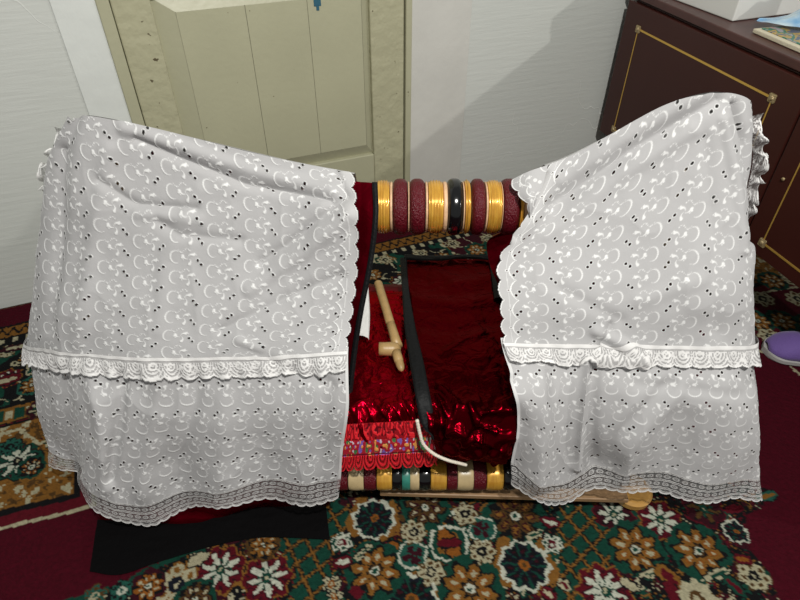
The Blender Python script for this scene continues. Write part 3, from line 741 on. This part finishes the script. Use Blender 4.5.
# thickness: the underside of the quilt
grid_obj('quilt_lining', (P - N*sgn*.010)[::3, ::3], M_VELV, quilt)
tag(quilt, 'dark red velvet quilt with black edging lying across the right of the cradle', 'quilt')
def strip(name, Lp, Rp, h, off, nn=90, m=M_BLK, parent=None, thick=.004, lump=.0015):
    """flat ribbon between two pixel polylines; h = list of heights or ('Y', value)"""
    A = []
    for p, q, hh in zip(Lp, Rp, h):
        f = (lambda a: at_y(a[0], a[1], hh[1])) if isinstance(hh, tuple) else (lambda a: at_h(a[0], a[1], hh))
        a, c = f(p), f(q); A.append([a, a*.67+c*.33, a*.33+c*.67, c])
    P = spline_grid(A, nn, 13); N = normals(P); s = np.sign((N @ UP).mean()) or 1
    uu = np.linspace(-1, 1, 13)[None, :]*np.ones((nn, 1))
    d = off + thick*np.sqrt(np.clip(1-uu**4, 0, 1)) + lump*(vnoise(uu*2+5, np.linspace(0, 14, nn)[:, None]*np.ones((1, 13)), 2)-.5)
    return grid_obj(name, P + N*(s*d)[..., None], m, parent)
strip('black_edging', [(400, 260), (402, 290), (404, 325), (409, 360), (415, 395), (419, 418), (424, 432)], [(407, 260), (409, 290), (415, 325), (423, 360), (430, 395), (434, 420), (433, 441)], [.366, .372, .376, .378, .376, ('Y', .668), ('Y', .650)], .003, parent=quilt)
strip('black_edging', [(404, 256), (435, 257), (465, 256), (498, 257)], [(404, 261), (435, 262), (465, 260), (498, 262)], [.367]*4, .003, parent=quilt)
strip('black_edging', [(488, 258), (491, 275), (494, 300)], [(500, 258), (504, 275), (508, 300)], [.368, .371, .375], .003, parent=quilt)

# wooden pipe on the sheet
M_PIPE = mat('turned_wood', (.42, .27, .11), rough=.42, var=.25, vscale=30, bump=.25, bscale=90)
pipe = empty('wooden_pipe', tuple(at_h(388, 320, .36)))
hp = .372
a = at_h(378, 283, hp); c = at_h(397, 345, hp)
def lerp(t): return tuple(a*(1-t)+c*t)
pb = MB(); pb.tube([lerp(t) for t in (0, .015, .2, .5, .67, .675, .69, .695, .9, 1.02)], [.0085, .0095, .0095, .0092, .0092, .0084, .0084, .0094, .0098, .0105], 16)
pb.build('stem', M_PIPE, pipe, smooth=True, world=True)
b0 = at_h(379, 349, hp); b1 = at_h(400, 349, hp)
bl_ = MB(); bl_.tube([tuple(b0*(1-t)+b1*t) for t in (0.12, .10, 0, 0, .25, .6, .9, 1.04)], [.002, .010, .0125, .0135, .0132, .0140, .0125, .004], 20)
bl_.build('bowl', M_PIPE, pipe, smooth=True, world=True)
t0 = at_h(396, 352, hp); t1 = at_h(402, 371, hp-.004)
tb = MB(); tb.tube([tuple(t0*(1-t)+t1*t) for t in (0, .3, .5, .52, .56, .75, .9, 1.0)], [.010, .0090, .0088, .0078, .0082, .0078, .0060, .002], 14)
tb.build('tip', M_PIPE, pipe, smooth=True, world=True)
tag(pipe, 'pale turned wooden pipe with side bowl lying on the red satin sheet', 'pipe')
# white strip
ws = strip('cloth_strip', [(362, 272), (361, 295), (360, 318), (358, 338)], [(367, 272), (369, 295), (370, 318), (369, 341)], [.40, .385, .375, .372], .004, m=mat('white_cotton', (.66, .66, .64), rough=.8, bump=.5, bscale=200), thick=.006)
tag(ws, 'narrow folded white cotton strip lying beside the wooden pipe', 'cloth')
# cord
cp = [at_y(417, 420, .655), at_y(420, 434, .648), at_y(424, 445, .643), at_y(434, 454, .640), at_y(447, 460, .640), at_y(458, 463, .646), at_y(466, 465, .652)]
CPs = spline_grid([[p, p+np.array([0, 0, .001])] for p in cp], 60, 2)[:, 0]
cd = MB(); cd.tube([tuple(p) for p in CPs], [.0032+.0003*math.sin(i*2.9) for i in range(60)], 8)
co = cd.build('cotton_cord', mat('white_cord', (.68, .62, .52), rough=.8, bump=1, bscale=400), None, smooth=True)
tag(co, 'thin white cotton cord hanging from the black quilt edge', 'cord')

# ------------------------------------------------------------------ white covers
M_COT = cloth_mat('embroidered_cotton', (.405, .40, .403), (.74, .74, .735), transl=.08, bump=.45)
M_LACE = cloth_mat('white_lace', (.48, .47, .47), (.76, .75, .74), transl=.15, bump=.8)
M_NET = cloth_mat('net_lace', (.45, .44, .44), (.70, .69, .68), transl=.15, bump=.5)

def motif_disks():
    out = []
    mm = .001
    for i in range(26):            # the C
        a = math.radians(62+232*i/25); r = .0002+.0012*math.sin(math.pi*(i+1)/27)**1.2
        out.append((.0185+.0090*math.cos(a), .0005+.0112*math.sin(a), r if i % 2 else r*.75))
    for k in range(3):             # three commas
        a0 = math.radians(120*k+20)
        for i in range(7):
            t = i/6; a = a0+1.0*t; R = .0020+.0085*t
            out.append((.0405+R*math.cos(a), .0005+R*math.sin(a), .0005+.0020*t**2))
    for i in range(9): out.append((.0225+.020*i/8, -.0125+.004*math.sin(i*.75), .00045+.0003*(i % 3)))
    for (x, y, r) in ((.029, .0005, .0018), (.0315, .0035, .001), (.050, -.009, .0014), (.0525, -.007, .001)): out.append((x, y, r))
    return out
MD = motif_disks()
def eyelet_pattern(U, V, a=.063, b=.0365, mirror=False):
    """U across, V down (metres) -> (alpha, emb)"""
    if mirror: U = -U
    i = np.floor(U/a); lu = U-i*a; odd = (np.mod(i, 2) > .5)
    v0 = V + np.where(odd, b*.5, 0); j = np.floor(v0/b); lv = v0-(j+.5)*b
    emb = np.zeros_like(U); alpha = np.ones_like(U); e = .0006
    for (x, y, r) in MD:
        d = np.hypot(lu-x-.004, lv-y); emb = np.maximum(emb, np.clip((r+e-d)/(2*e)+.05, 0, 1)*.9)
    # eyelet pair on the cell edge (centred at lu=0 == lu=a)
    cu = np.where(lu > a/2, lu-a, lu); ii = np.where(lu > a/2, i+1, i); odd2 = (np.mod(ii, 2) > .5)
    v2 = V + np.where(odd2, b*.5, 0)+b*.35; jj = np.floor(v2/b); cv = v2-(jj+.5)*b
    sg = np.where(odd2, 1.0, -1.0)
    for s in (-1, 1):
        d = np.hypot(cu-s*.0031, cv-s*sg*.0033)
        emb = np.maximum(emb, np.clip((.0040-d)/.0007, 0, 1)*.75)
        alpha = np.minimum(alpha, np.clip((d-.0026)/.0007+.5, 0, 1))
    return alpha, emb

def arc_uv(P):
    """cloth coordinates: arc length along rows and columns, averaged so that the weave stays regular"""
    dv = np.linalg.norm(np.diff(P, axis=0), axis=2); du = np.linalg.norm(np.diff(P, axis=1), axis=2)
    V = np.concatenate([np.zeros((1, P.shape[1])), np.cumsum(dv, 0)], 0); U = np.concatenate([np.zeros((P.shape[0], 1)), np.cumsum(du, 1)], 1)
    return U, V

def build_cover(side, ctrl_px, Yrow, Yadj, back, creases, seam, label, mirror):
    """ctrl_px[row][col] pixels, row 0 = ridge; col 0 = outer edge, last = inner edge"""
    root = empty('cradle_cover', (side*.30, .92, .80)); root['label'] = label; root['category'] = 'cover'; root['group'] = 'embroidered white cradle covers'
    ctrl = []
    for r, row in enumerate(ctrl_px):
        ctrl.append([at_y(p[0], p[1], Yrow[r]+Yadj(r, c)) for c, p in enumerate(row)])
    ctrl = np.array(ctrl)
    # hidden outer return: the sheet turns the corner around the arch
    first = ctrl[:, 0]; wz = np.array([1.0, .6, .3]+[.15]*(len(first)-3)); ret = first.copy(); ret[:, 1] += .08; ret[:, 0] -= side*.004; ret[:, 2] -= .12*wz
    ret0 = ret.copy(); ret0[:, 1] += .08; ret0[:, 0] -= side*.01; ret0[:, 2] -= .14*wz
    ctrl = np.concatenate([ret0[:, None], ret[:, None], ctrl], 1)
    nr = len(ctrl)
    NV, NU = 620, 560
    F = spline_grid(ctrl, NV, NU)
    U, V = arc_uv(F)
    Vm = V.mean(axis=1, keepdims=True)*np.ones_like(V)*.5+V*.5
    Um = U - U[:, -1:]           # measure from the inner edge
    Us = np.abs(Um)
    uidx = np.linspace(0, 1, NU)[None]*np.ones((NV, 1)); vidx = np.linspace(0, nr-1, NV)[:, None]*np.ones((1, NU))
    PX, PY = proj(F); N = normals(F); sg = np.sign((N @ -FW).mean()); N = N*sg
    d = np.zeros_like(PX)
    for pts, sgm, am in creases: d += am*np.exp(-(seg_dist(PX, PY, pts)/sgm)**2)
    d += .0045*(fbm(F[..., 0]*9, F[..., 2]*9+F[..., 1]*4, 1, 3)-.5)*2
    rdg = 1-np.abs(fbm(F[..., 0]*12+3, F[..., 2]*7+8, 5, 2)*2-1); d += .0035*(rdg**3-.3)*np.clip((vidx-.3), 0, 1)
    F = F + N*d[..., None]
    # lower part gently waved by the hem's weight
    lowv = np.clip((vidx-(seam+.5))/2.0, 0, 1)
    F[..., 1] += .008*np.sin(F[..., 0]*38+side)*lowv
    N = normals(F)*sg
    # ---- upper tier (ridge .. seam)
    r1 = np.searchsorted(vidx[:, 0], seam)
    Fu = F[:r1+4]; Uu = Us[:r1+4]; Vu = Vm[:r1+4]
    al, em = eyelet_pattern(-Uu*1.0-.035 if side < 0 else -Uu-.03, Vu)
    # scalloped inner edge
    pitch = .0365; e = Uu; sc = .0075*np.abs(np.sin(math.pi*Vu/pitch))**.6
    edge = .0085 - sc
    keep = e > edge-.0012
    al = np.where(e < edge, 0, al); near = e < .036
    em = np.where((e >= edge) & (e < edge+.0022), 1, em)
    zz = .034-.012*np.abs(np.sin(math.pi*(Vu/pitch)))**.7
    inner = e < zz; em = np.where(inner & (e > edge+.002), .15, em); al = np.where(inner & (e >= edge), 1, al)
    em = np.where(np.abs(e-zz) < .0012, .95, em)
    cv = (Vu/pitch) % 1-.5
    em = np.where(inner & (np.hypot((e-.018), cv*pitch) < .0028), .8, em); al = np.where(inner & (np.hypot(e-.018, cv*pitch) < .0012), 0, al)
    em = np.where(inner & (np.abs(e-.018) < .0006) & (np.abs(cv) > .12), .6, em)
    Fu = Fu + N[:r1+4]*(.004+.0006*em)[..., None]
    grid_obj('upper_cloth', Fu, M_COT, root, {'alpha': al, 'emb': em}, keep=keep)
    # ---- lower tier
    r0 = np.searchsorted(vidx[:, 0], seam-.15); r2 = np.searchsorted(vidx[:, 0], nr-2+.12)
    Fl = F[r0:r2]; al, em = eyelet_pattern(-(Vm[r0:r2]*1.0-Vm[r0:r0+1])+.01, Us[r0:r2]+.01, a=.056, b=.037)
    em = np.where(Us[r0:r2] < .006, .6, em); al = np.where(Us[r0:r2] < .006, 1, al)
    Fl = Fl - N[r0:r2]*(.003-.0006*em)[..., None]
    o = grid_obj('lower_cloth', Fl, M_COT, root, {'alpha': al, 'emb': em})
    # ---- middle lace
    r3 = np.searchsorted(vidx[:, 0], seam+.62); ra = r1-1
    Fm = F[ra:r3]; h = (Vm[ra:r3]-Vm[ra:ra+1]); x = Us[ra:r3]; H_ = float(h.max())
    hw = .040; t = h/hw
    Fm = Fm + N[ra:r3]*(.009+.004*np.sin(x*180)*np.clip(t, 0, 1))[..., None]
    ps_ = .030; sx = (x/ps_) % 1-.5; scal = .86+.14*np.sqrt(np.clip(np.cos(sx*math.pi), 0, 1))
    dd = np.hypot(sx*1.1, (t-.35)*.95)
    em = np.clip((.32-np.abs((dd*6.2) % 1-.5))*6, 0, 1)*.9
    em = np.maximum(em, (vnoise(x*420, h*420, 3) > .62)*.8); em[t < .18] = .9; em[np.abs(t-.22) < .04] = .15
    fl = np.hypot((sx), (t-.45)); em = np.where(np.abs(fl-.17) < .05, 1, em)
    al = np.where(em > .4, 1, .62+.2*vnoise(x*300, h*300, 1)); al = np.where(t < .2, 1, al)
    em = np.where(np.abs(t-scal) < .05, 1, em); al = np.where(np.abs(t-scal) < .05, 1, al); al = np.where(t > scal+.04, 0, al)
    Fm = Fm + N[ra:r3]*(.0008*em)[..., None]
    lo = grid_obj('middle_lace', Fm, M_LACE, root, {'alpha': al, 'emb': em}, keep=(t < scal+.07)); lo['label'] = 'scalloped white lace frill across the middle'
    # ---- bottom net lace
    rb = r2-3; Fn = F[rb:]; h = Vm[rb:]-Vm[rb:rb+1]; x = Us[rb:]; t = h/float(h.max())
    t = (V[rb:]-V[rb:rb+1])/(V[-1:]-V[rb:rb+1]+1e-6)
    Fn = Fn + N[rb:]*(.0005-.003*(1-t))[..., None]
    em = np.full_like(t, .5); al = np.full_like(t, .10)
    def hl(c, w, a_=1, e_=.9):
        nonlocal al, em
        mk = np.abs(t-c) < w; al = np.where(mk, a_, al); em = np.where(mk, e_, em)
    net = ((np.abs(((x+h)/.0040) % 1-.5) > .34) | (np.abs(((x-h)/.0040) % 1-.5) > .34)); al = np.where(net, .38, al)
    for c in (.22, .56):
        q = np.abs(t-c) < .10; fx = (x/.016) % 1-.5; fy = (t-c)/.20
        fl = (np.abs(np.hypot(fx, fy)-.30) < .09) | (np.hypot(fx, fy) < .10); al = np.where(q & fl, .72, al); em = np.where(q & fl, .6, em)
        al = np.where(q & ~fl & ~net, .04, al); al = np.where(np.abs(t-c-.12) < .02, .04, al); al = np.where(np.abs(t-c+.115) < .015, .04, al)
    for c in (.02, .07, .36, .42, .70, .76): hl(c+.008*np.sin(x*390), .015, .9)
    sx = (x/.021) % 1-.5; scal = .88+.11*np.sqrt(np.clip(np.cos(sx*math.pi), 0, 1)); hl(scal-.02, .035, 1, 1); hl(scal-.09, .015, .9, .8)
    al = np.where(t > scal+.015, 0, al)
    lo = grid_obj('hem_lace', Fn, M_NET, root, {'alpha': al, 'emb': em}, keep=(t < scal+.04)); lo['label'] = 'see-through white net lace along the hem'
    # ---- back drop behind the ridge, with its lace edge
    top = spline_grid(ctrl[:2, 2:], 2, 90)[0]; B = []
    for (dy, dz, dxo) in back:
        q = top.copy(); w_ = np.linspace(1, 0, 90)
        if dy > 0: q[:, 1] = .92+dy+ (q[:, 1]-.92)*.2; q[:, 2] = q[:, 2]+dz-(.03*w_**4)
        q[:, 0] += side*dxo*(.80 if side > 0 else 1.0)*w_**2
        B.append(q)
    Bg = spline_grid(np.array(B), 150, 90)
    Ub, Vb = arc_uv(Bg); al, em = eyelet_pattern(Ub, Vb)
    grid_obj('back_cloth', Bg, M_COT, root, {'alpha': np.ones_like(al), 'emb': em*.6})
    # lace ruffle on the back outer edge
    e0 = Bg[8:132, 0]; k = 14; R = np.zeros((len(e0), k, 3)); tt = np.linspace(0, 1, k)
    Ls = np.concatenate([[0], np.cumsum(np.linalg.norm(np.diff(e0, axis=0), axis=1))])
    for j in range(k):
        R[:, j] = e0 + np.stack([side*(.026*tt[j])*np.ones(len(e0)), .010*np.sin(Ls*150)*tt[j]-.004, .008*np.cos(Ls*90)*tt[j]], 1)
    R = spline_grid(R, 420, 50); Ur, Vr = arc_uv(R); t = np.linspace(0, 1, 50)[None]*np.ones((420, 1))
    sx = (Vr/.022) % 1-.5; scal = .84+.14*np.sqrt(np.clip(np.cos(sx*math.pi), 0, 1))
    em = (vnoise(Ur*380, Vr*380, 2) > .5)*.8; al = np.where(em > .4, .95, .45); em = np.where(np.abs(t-scal) < .06, 1, em); al = np.where(np.abs(t-scal) < .06, 1, al); al = np.where(t > scal+.05, 0, al)
    lo = grid_obj('back_lace', R, M_LACE, root, {'alpha': al, 'emb': em}, keep=(t < scal+.08)); lo['label'] = 'ruffled white lace at the far outer edge'
    return root, F, N, vidx

Yrow = [.92, .885, .835, .775, .745, .69, .667, .652, .640]
left_px = [
 [(72, 122), (82.3, 117.5), (95, 116), (150, 127), (215, 143), (290, 161), (354, 174)],
 [(50, 165), (63.5, 175.0), (80, 185), (145, 195), (210, 200), (285, 207), (359, 212)],
 [(43, 230), (60.5, 243.0), (82, 256), (140, 262), (205, 263), (285, 268), (359, 266)],
 [(35, 300), (55.2, 309.0), (80, 318), (140, 325), (205, 325), (285, 325), (352, 325)],
 [(30, 343), (52.5, 347.5), (80, 352), (140, 356), (205, 356), (285, 354), (348, 352)],
 [(34, 396), (56, 410), (84, 413), (135, 420), (205, 417), (285, 412), (348, 410)],
 [(42, 434), (64, 446), (90, 468), (135, 470), (205, 465), (285, 455), (343, 452)],
 [(46, 450), (72, 462), (96, 497), (142, 500), (208, 490), (285, 480), (341, 480)],
 [(48, 468), (78, 475), (98, 516), (150, 522), (215, 506), (285, 504), (338, 502)]]
lc = [([(136, 138), (180, 158), (212, 170), (245, 184), (330, 200)], 5, -.007), ([(125, 128), (180, 146), (250, 170), (330, 190)], 6, .006), ([(100, 180), (126, 198), (140, 205), (196, 208)], 5, -.006), ([(158, 219), (180, 234), (240, 240)], 6, -.005), ([(140, 212), (200, 220)], 6, .004),
      ([(347, 196), (300, 236), (262, 262)], 6, -.007), ([(350, 215), (305, 252), (250, 290)], 7, .007), ([(340, 275), (290, 296), (222, 330)], 6, -.006), ([(335, 165), (346, 192)], 3, -.006), ([(200, 190), (165, 260), (160, 330)], 8, .004), ([(110, 150), (95, 240), (80, 340)], 9, .006), ([(64, 150), (60, 250), (52, 330)], 6, -.008),
      ([(60, 370), (66, 430), (74, 470)], 6, -.014), ([(90, 370), (100, 430), (104, 490)], 8, .010), ([(122, 375), (118, 430), (110, 480)], 5, -.010), ([(197, 378), (190, 425), (177, 490)], 8, -.006), ([(160, 380), (150, 440), (145, 490)], 10, .008), ([(225, 380), (222, 480)], 10, .005), ([(270, 360), (330, 385)], 6, -.005), ([(325, 380), (320, 490)], 8, -.004), ([(240, 340), (262, 348)], 4, .004)]
right_px = [
 [(747, 108), (719, 92), (668, 104), (605, 138), (570, 156), (547, 166)],
 [(750, 160), (720, 158), (664, 168), (605, 188), (560, 204), (526, 219)],
 [(752, 228), (720, 228), (662, 233), (603, 243), (548, 250), (497, 258)],
 [(751, 290), (718, 292), (660, 297), (603, 300), (548, 303), (499, 306)],
 [(753, 342), (718, 345), (660, 344), (603, 343), (550, 343), (502, 344)],
 [(757, 398), (722, 400), (663, 398), (605, 396), (560, 396), (518, 394)],
 [(760, 443), (724, 446), (665, 444), (606, 440), (563, 440), (521, 430)],
 [(761, 478), (725, 480), (667, 475), (604, 466), (563, 482), (513, 466)],
 [(762, 500), (727, 502), (667, 498), (600, 487), (565, 507), (511, 486)]]
rc = [([(716, 100), (632, 150), (552, 205)], 7, -.007), ([(700, 92), (640, 128), (560, 180)], 7, .005), ([(690, 130), (620, 175), (545, 235)], 8, .005), ([(545, 174), (532, 212), (514, 236)], 4, -.008), ([(533, 180), (520, 215)], 5, .005), ([(732, 104), (742, 140), (750, 190), (752, 240)], 4, -.012), ([(722, 120), (734, 180), (742, 250)], 5, .006), ([(705, 140), (712, 240), (715, 330)], 8, -.004),
      ([(595, 330), (625, 345), (640, 360)], 5, .007), ([(610, 325), (600, 345)], 4, -.006), ([(640, 300), (700, 280)], 8, .004), ([(560, 290), (620, 320)], 7, -.004),
      ([(588, 365), (583, 420), (577, 470)], 5, .014), ([(594, 370), (592, 430), (594, 470)], 6, -.008), ([(540, 370), (545, 430), (538, 480)], 10, .012), ([(516, 380), (524, 430), (516, 470)], 6, -.008), ([(672, 384), (616, 440), (600, 464)], 7, -.006), ([(680, 392), (630, 445), (620, 475)], 9, .007), ([(640, 385), (740, 395)], 6, -.003), ([(725, 380), (735, 480)], 10, .004), ([(600, 360), (640, 362)], 4, .004)]
back = [(0, 0, 0), (.03, -.020, .03), (.07, -.085, .095), (.095, -.18, .135), (.12, -.29, .165), (.14, -.43, .15), (.16, -.56, .10)]
def yl(r, c):
    if c == 0: return [.02, .06, .08, .09, .10, .11, .11, .11, .11][r]
    if c == 1: return [.008, .025, .035, .04, .045, .06, .08, .085, .085][r]
    if c == 2: return [0, .0, .01, .015, .02, .010, -.005, -.012, -.014][r]
    if c == 6: return [-.005, -.034, -.014, 0, -.004, -.028, -.016, -.008, 0][r]
    return 0
def yr(r, c):
    if c == 0: return [.02, .03, .03, .03, .03, .02, .01, .01, .01][r]
    if c == 3 and r >= 7: return .025
    if c == 5: return [-.005, -.036, -.012, 0, -.01, -.034, -.026, -.012, 0][r]
    return 0
build_cover(-1, left_px, Yrow, yl, back, lc, 4.0, 'white embroidered eyelet cotton cover on the left end, below the door', False)
build_cover(1, right_px, Yrow, yr, back, rc, 4.0, 'white embroidered eyelet cotton cover on the right end, beside the dresser', True)

# turned-in scalloped corner of the right cover where it wraps the handle bar
fo = [(509, 181), (515, 193), (524, 203), (530, 217)]; fi = [(548, 165), (543, 184), (537, 200), (530, 218)]; fy = [.905, .882, .866, .858]
A = [[at_y(*p, y-.004), at_y((p[0]+q[0])/2, (p[1]+q[1])/2-1.5, y-.008), at_y(*q, y-.003)] for p, q, y in zip(fo, fi, fy)]
P = spline_grid(A, 110, 90); U, V = arc_uv(P); al, em = eyelet_pattern(U+.02, V)
e = U; sc = .0065*np.abs(np.sin(math.pi*V/.026))**.6; edge = .007-sc; al = np.where(e < edge, 0, 1); em = np.where((e >= edge) & (e < edge+.002), 1, em*.8)
zz = .026-.010*np.abs(np.sin(math.pi*(V/.026)))**.7; em = np.where(np.abs(e-zz) < .0012, .95, em)
rc_root = [o for o in SC.objects if o.name.startswith('cradle_cover') and o.parent is None and o.location.x > 0][0]
grid_obj('turned_corner', P, M_COT, rc_root, {'alpha': al.astype(float), 'emb': em}, keep=e > edge-.001)
# ------------------------------------------------------------------ dark red undercovers
def under(px, Ys, name, label, blk=None, parent=None, nv=200, nu=140):
    ctrl = [[(at_y(p[0], p[1], y) if y > 0 else at_h(p[0], p[1], -y)) for p, y in zip(row, yr_)] for row, yr_ in zip(px, Ys)]
    return np.array(ctrl)
ul = [
 [(100, 134), (200, 156), (300, 174), (374, 183)],
 [(100, 190), (200, 205), (300, 212), (375, 215)],
 [(100, 262), (200, 268), (300, 268), (369, 262)],
 [(95, 325), (200, 328), (300, 328), (358, 318)],
 [(92, 352), (200, 360), (300, 358), (352, 350)],
 [(92, 410), (200, 420), (300, 415), (346, 410)],
 [(95, 455), (200, 470), (300, 460), (343, 455)],
 [(97, 500), (200, 503), (300, 495), (334, 496)]]
Yu = [[.925, .925, .925, .915], [.897, .897, .89, .864], [.852, .852, .85, .832], [.80]*4, [.775]*4, [.72]*4, [.695]*4, [.680]*4]
C = under(ul, Yu, '', '')
hemr = [[at_h(*p, .012) for p in [(100, 522), (200, 524), (245, 511), (326, 507)]], [at_h(*p, .010) for p in [(100, 528), (200, 531), (245, 519), (327, 512)]]]
C = np.concatenate([C, np.array(hemr)], 0)
P = spline_grid(C, 260, 160)
P[..., 2] = np.maximum(P[..., 2], .008)
uc = empty('undercover', (-.3, .9, .6))
grid_obj('satin_cloth', crumple(P, 2, .004, 14, None), M_UNDER, uc)
# black trim down the inner edge
tr = [(374, 182), (375, 215), (370, 260), (360, 312), (354, 350), (347, 410)]
def ribbon(name, Lp, Rp, Ys, parent, m=M_BLK):
    A = [[at_y(*p, y), at_y(*( (p[0]+q[0])/2, (p[1]+q[1])/2), y-.003), at_y(*q, y)] for p, q, y in zip(Lp, Rp, Ys)]
    return grid_obj(name, spline_grid(A, 160, 9), m, parent)
ribbon('black_edging', [(p[0]-2, p[1]) for p in tr], [(p[0]+3.5, p[1]) for p in tr], [.908, .858, .826, .79, .765, .715], uc)
# black hem band on the carpet; the floor shadow is put into its black
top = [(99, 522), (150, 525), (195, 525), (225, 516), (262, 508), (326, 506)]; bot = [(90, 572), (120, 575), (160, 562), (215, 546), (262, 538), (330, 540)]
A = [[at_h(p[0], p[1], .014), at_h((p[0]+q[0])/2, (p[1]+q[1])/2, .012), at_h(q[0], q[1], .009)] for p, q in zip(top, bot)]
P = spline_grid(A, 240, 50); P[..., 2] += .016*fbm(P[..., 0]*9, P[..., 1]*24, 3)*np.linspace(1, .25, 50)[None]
hb = grid_obj('hem_band_and_shade', P, mat('velvet_and_shade', (.002, .0018, .002), rough=.85, bump=1, bscale=90, spec=.06), uc); hb['label'] = 'black velvet hem band on the carpet, its black also standing for shadow'
tag(uc, 'dark red satin undercover with black edging showing beneath the left white cover', 'cover')
# right side
ur = [
 [(505, 232), (540, 212), (600, 175), (690, 130)], [(488, 240), (535, 225), (600, 215), (690, 180)], [(489, 262), (540, 262), (600, 262), (690, 258)],
 [(505, 305), (545, 310), (600, 312), (690, 312)], [(508, 352), (550, 355), (600, 355), (690, 355)], [(524, 405), (560, 405), (600, 405), (690, 405)], [(528, 455), (560, 460), (600, 455), (690, 455)]]
Yv = [[.93]*4, [.925, .91, .905, .90], [.905, .87, .86, .86], [.80]*4, [.775]*4, [.72]*4, [.70]*4]
P = spline_grid(under(ur, Yv, '', ''), 160, 120)
o = grid_obj('undercover', crumple(P, 3, .004, 14), M_UNDER, None); tag(o, 'dark red undercover peeking out below the handle bar at the right white cover', 'cover')

# ------------------------------------------------------------------ slipper
def slipper():
    root = empty('slipper', (1.008, 1.178, .006), math.radians(-10)); root.scale = (1.15, 1.25, 1.1)
    # sole outline, toe toward -x
    n = 48; L = .20; pts = []
    def half(t):      # half-width along the length, 0 toe .. 1 heel
        return .040*math.sqrt(max(0, 1-(1-min(t/.22, 1))**2))*(1 if t < .35 else 1-.22*math.sin((t-.35)/.35*math.pi/2) if t < .7 else .78) * (1 if t < .85 else math.sqrt(max(0, 1-((t-.85)/.15)**2)))
    ts = np.linspace(0, 1, n); out = [(L*t, half(t)) for t in ts]+[(L*t, -half(t)) for t in ts[::-1]]
    b = MB(); m_ = len(out); lev = [(0, .95), (.004, 1.03), (.013, 1.03), (.016, .97)]
    vv = [];
    for z, s in lev: vv += [(x if 0 < x < L else (x-.002 if x <= 0 else x+.002), y*s, z) for x, y in out]
    ff = []
    for i in range(len(lev)-1):
        for j in range(m_): ff.append((i*m_+j, i*m_+(j+1) % m_, (i+1)*m_+(j+1) % m_, (i+1)*m_+j))
    ff.append(tuple(range(m_))[::-1]); ff.append(tuple(range((len(lev)-1)*m_, len(lev)*m_)))
    b.add(vv, ff); b.build('sole', mat('grey_rubber', (.34, .33, .32), rough=.6), root, smooth=False)
    # upper: loft of arches over the foot, open behind the instep
    secs = []; K = 17
    for i in range(26):
        t = i/25; x = .004+(L-.008)*t; w = max(.004, half(max(t, .012))*.97); h = .012+.034*math.sin(min(t/.36, 1)*math.pi/2) if t < .36 else .046-.006*math.sin((t-.36)/.64*math.pi)
        o_ = 0 if t < .40 else min(1, (t-.40)/.10); row = []
        for j in range(K):
            a = math.pi*j/(K-1); open_ = .55*o_
            # with an opening, each half stops short of the crown
            f = j/(K-1); a = math.pi*f
            if o_ > 0:
                if f < .5: a = math.pi*.5*(f/.5)*(1-open_)
                else: a = math.pi-math.pi*.5*((1-f)/.5)*(1-open_)
            row.append((x, w*math.cos(a), .014+h*math.sin(a)**.75))
        secs.append(row)
    v = [p for r in secs for p in r]; f = []
    for i in range(25):
        for j in range(K-1):
            if i/25 >= .42 and j == (K-1)//2 or (i/25 >= .42 and j == (K-1)//2-1 and False): continue
            f.append((i*K+j, i*K+j+1, (i+1)*K+j+1, (i+1)*K+j))
    o = mesh_obj('upper', v, f, mat('purple_cloth', (.125, .07, .27), rough=.75, bump=.8, bscale=300, sheen=.2), root)
    s = o.modifiers.new('thick', 'SOLIDIFY'); s.thickness = .003; s.offset = -1
    MB().tube([(L*.42, y, .060-.02*(y/.02)**2*.2) for y in np.linspace(-.014, .014, 9)], .0022, 8).build('collar', mat('purple_piping', (.10, .05, .22), rough=.7), root, smooth=True)
    tag(root, 'small purple cloth slipper with grey rubber sole on the carpet by the dresser', 'slipper')
slipper()
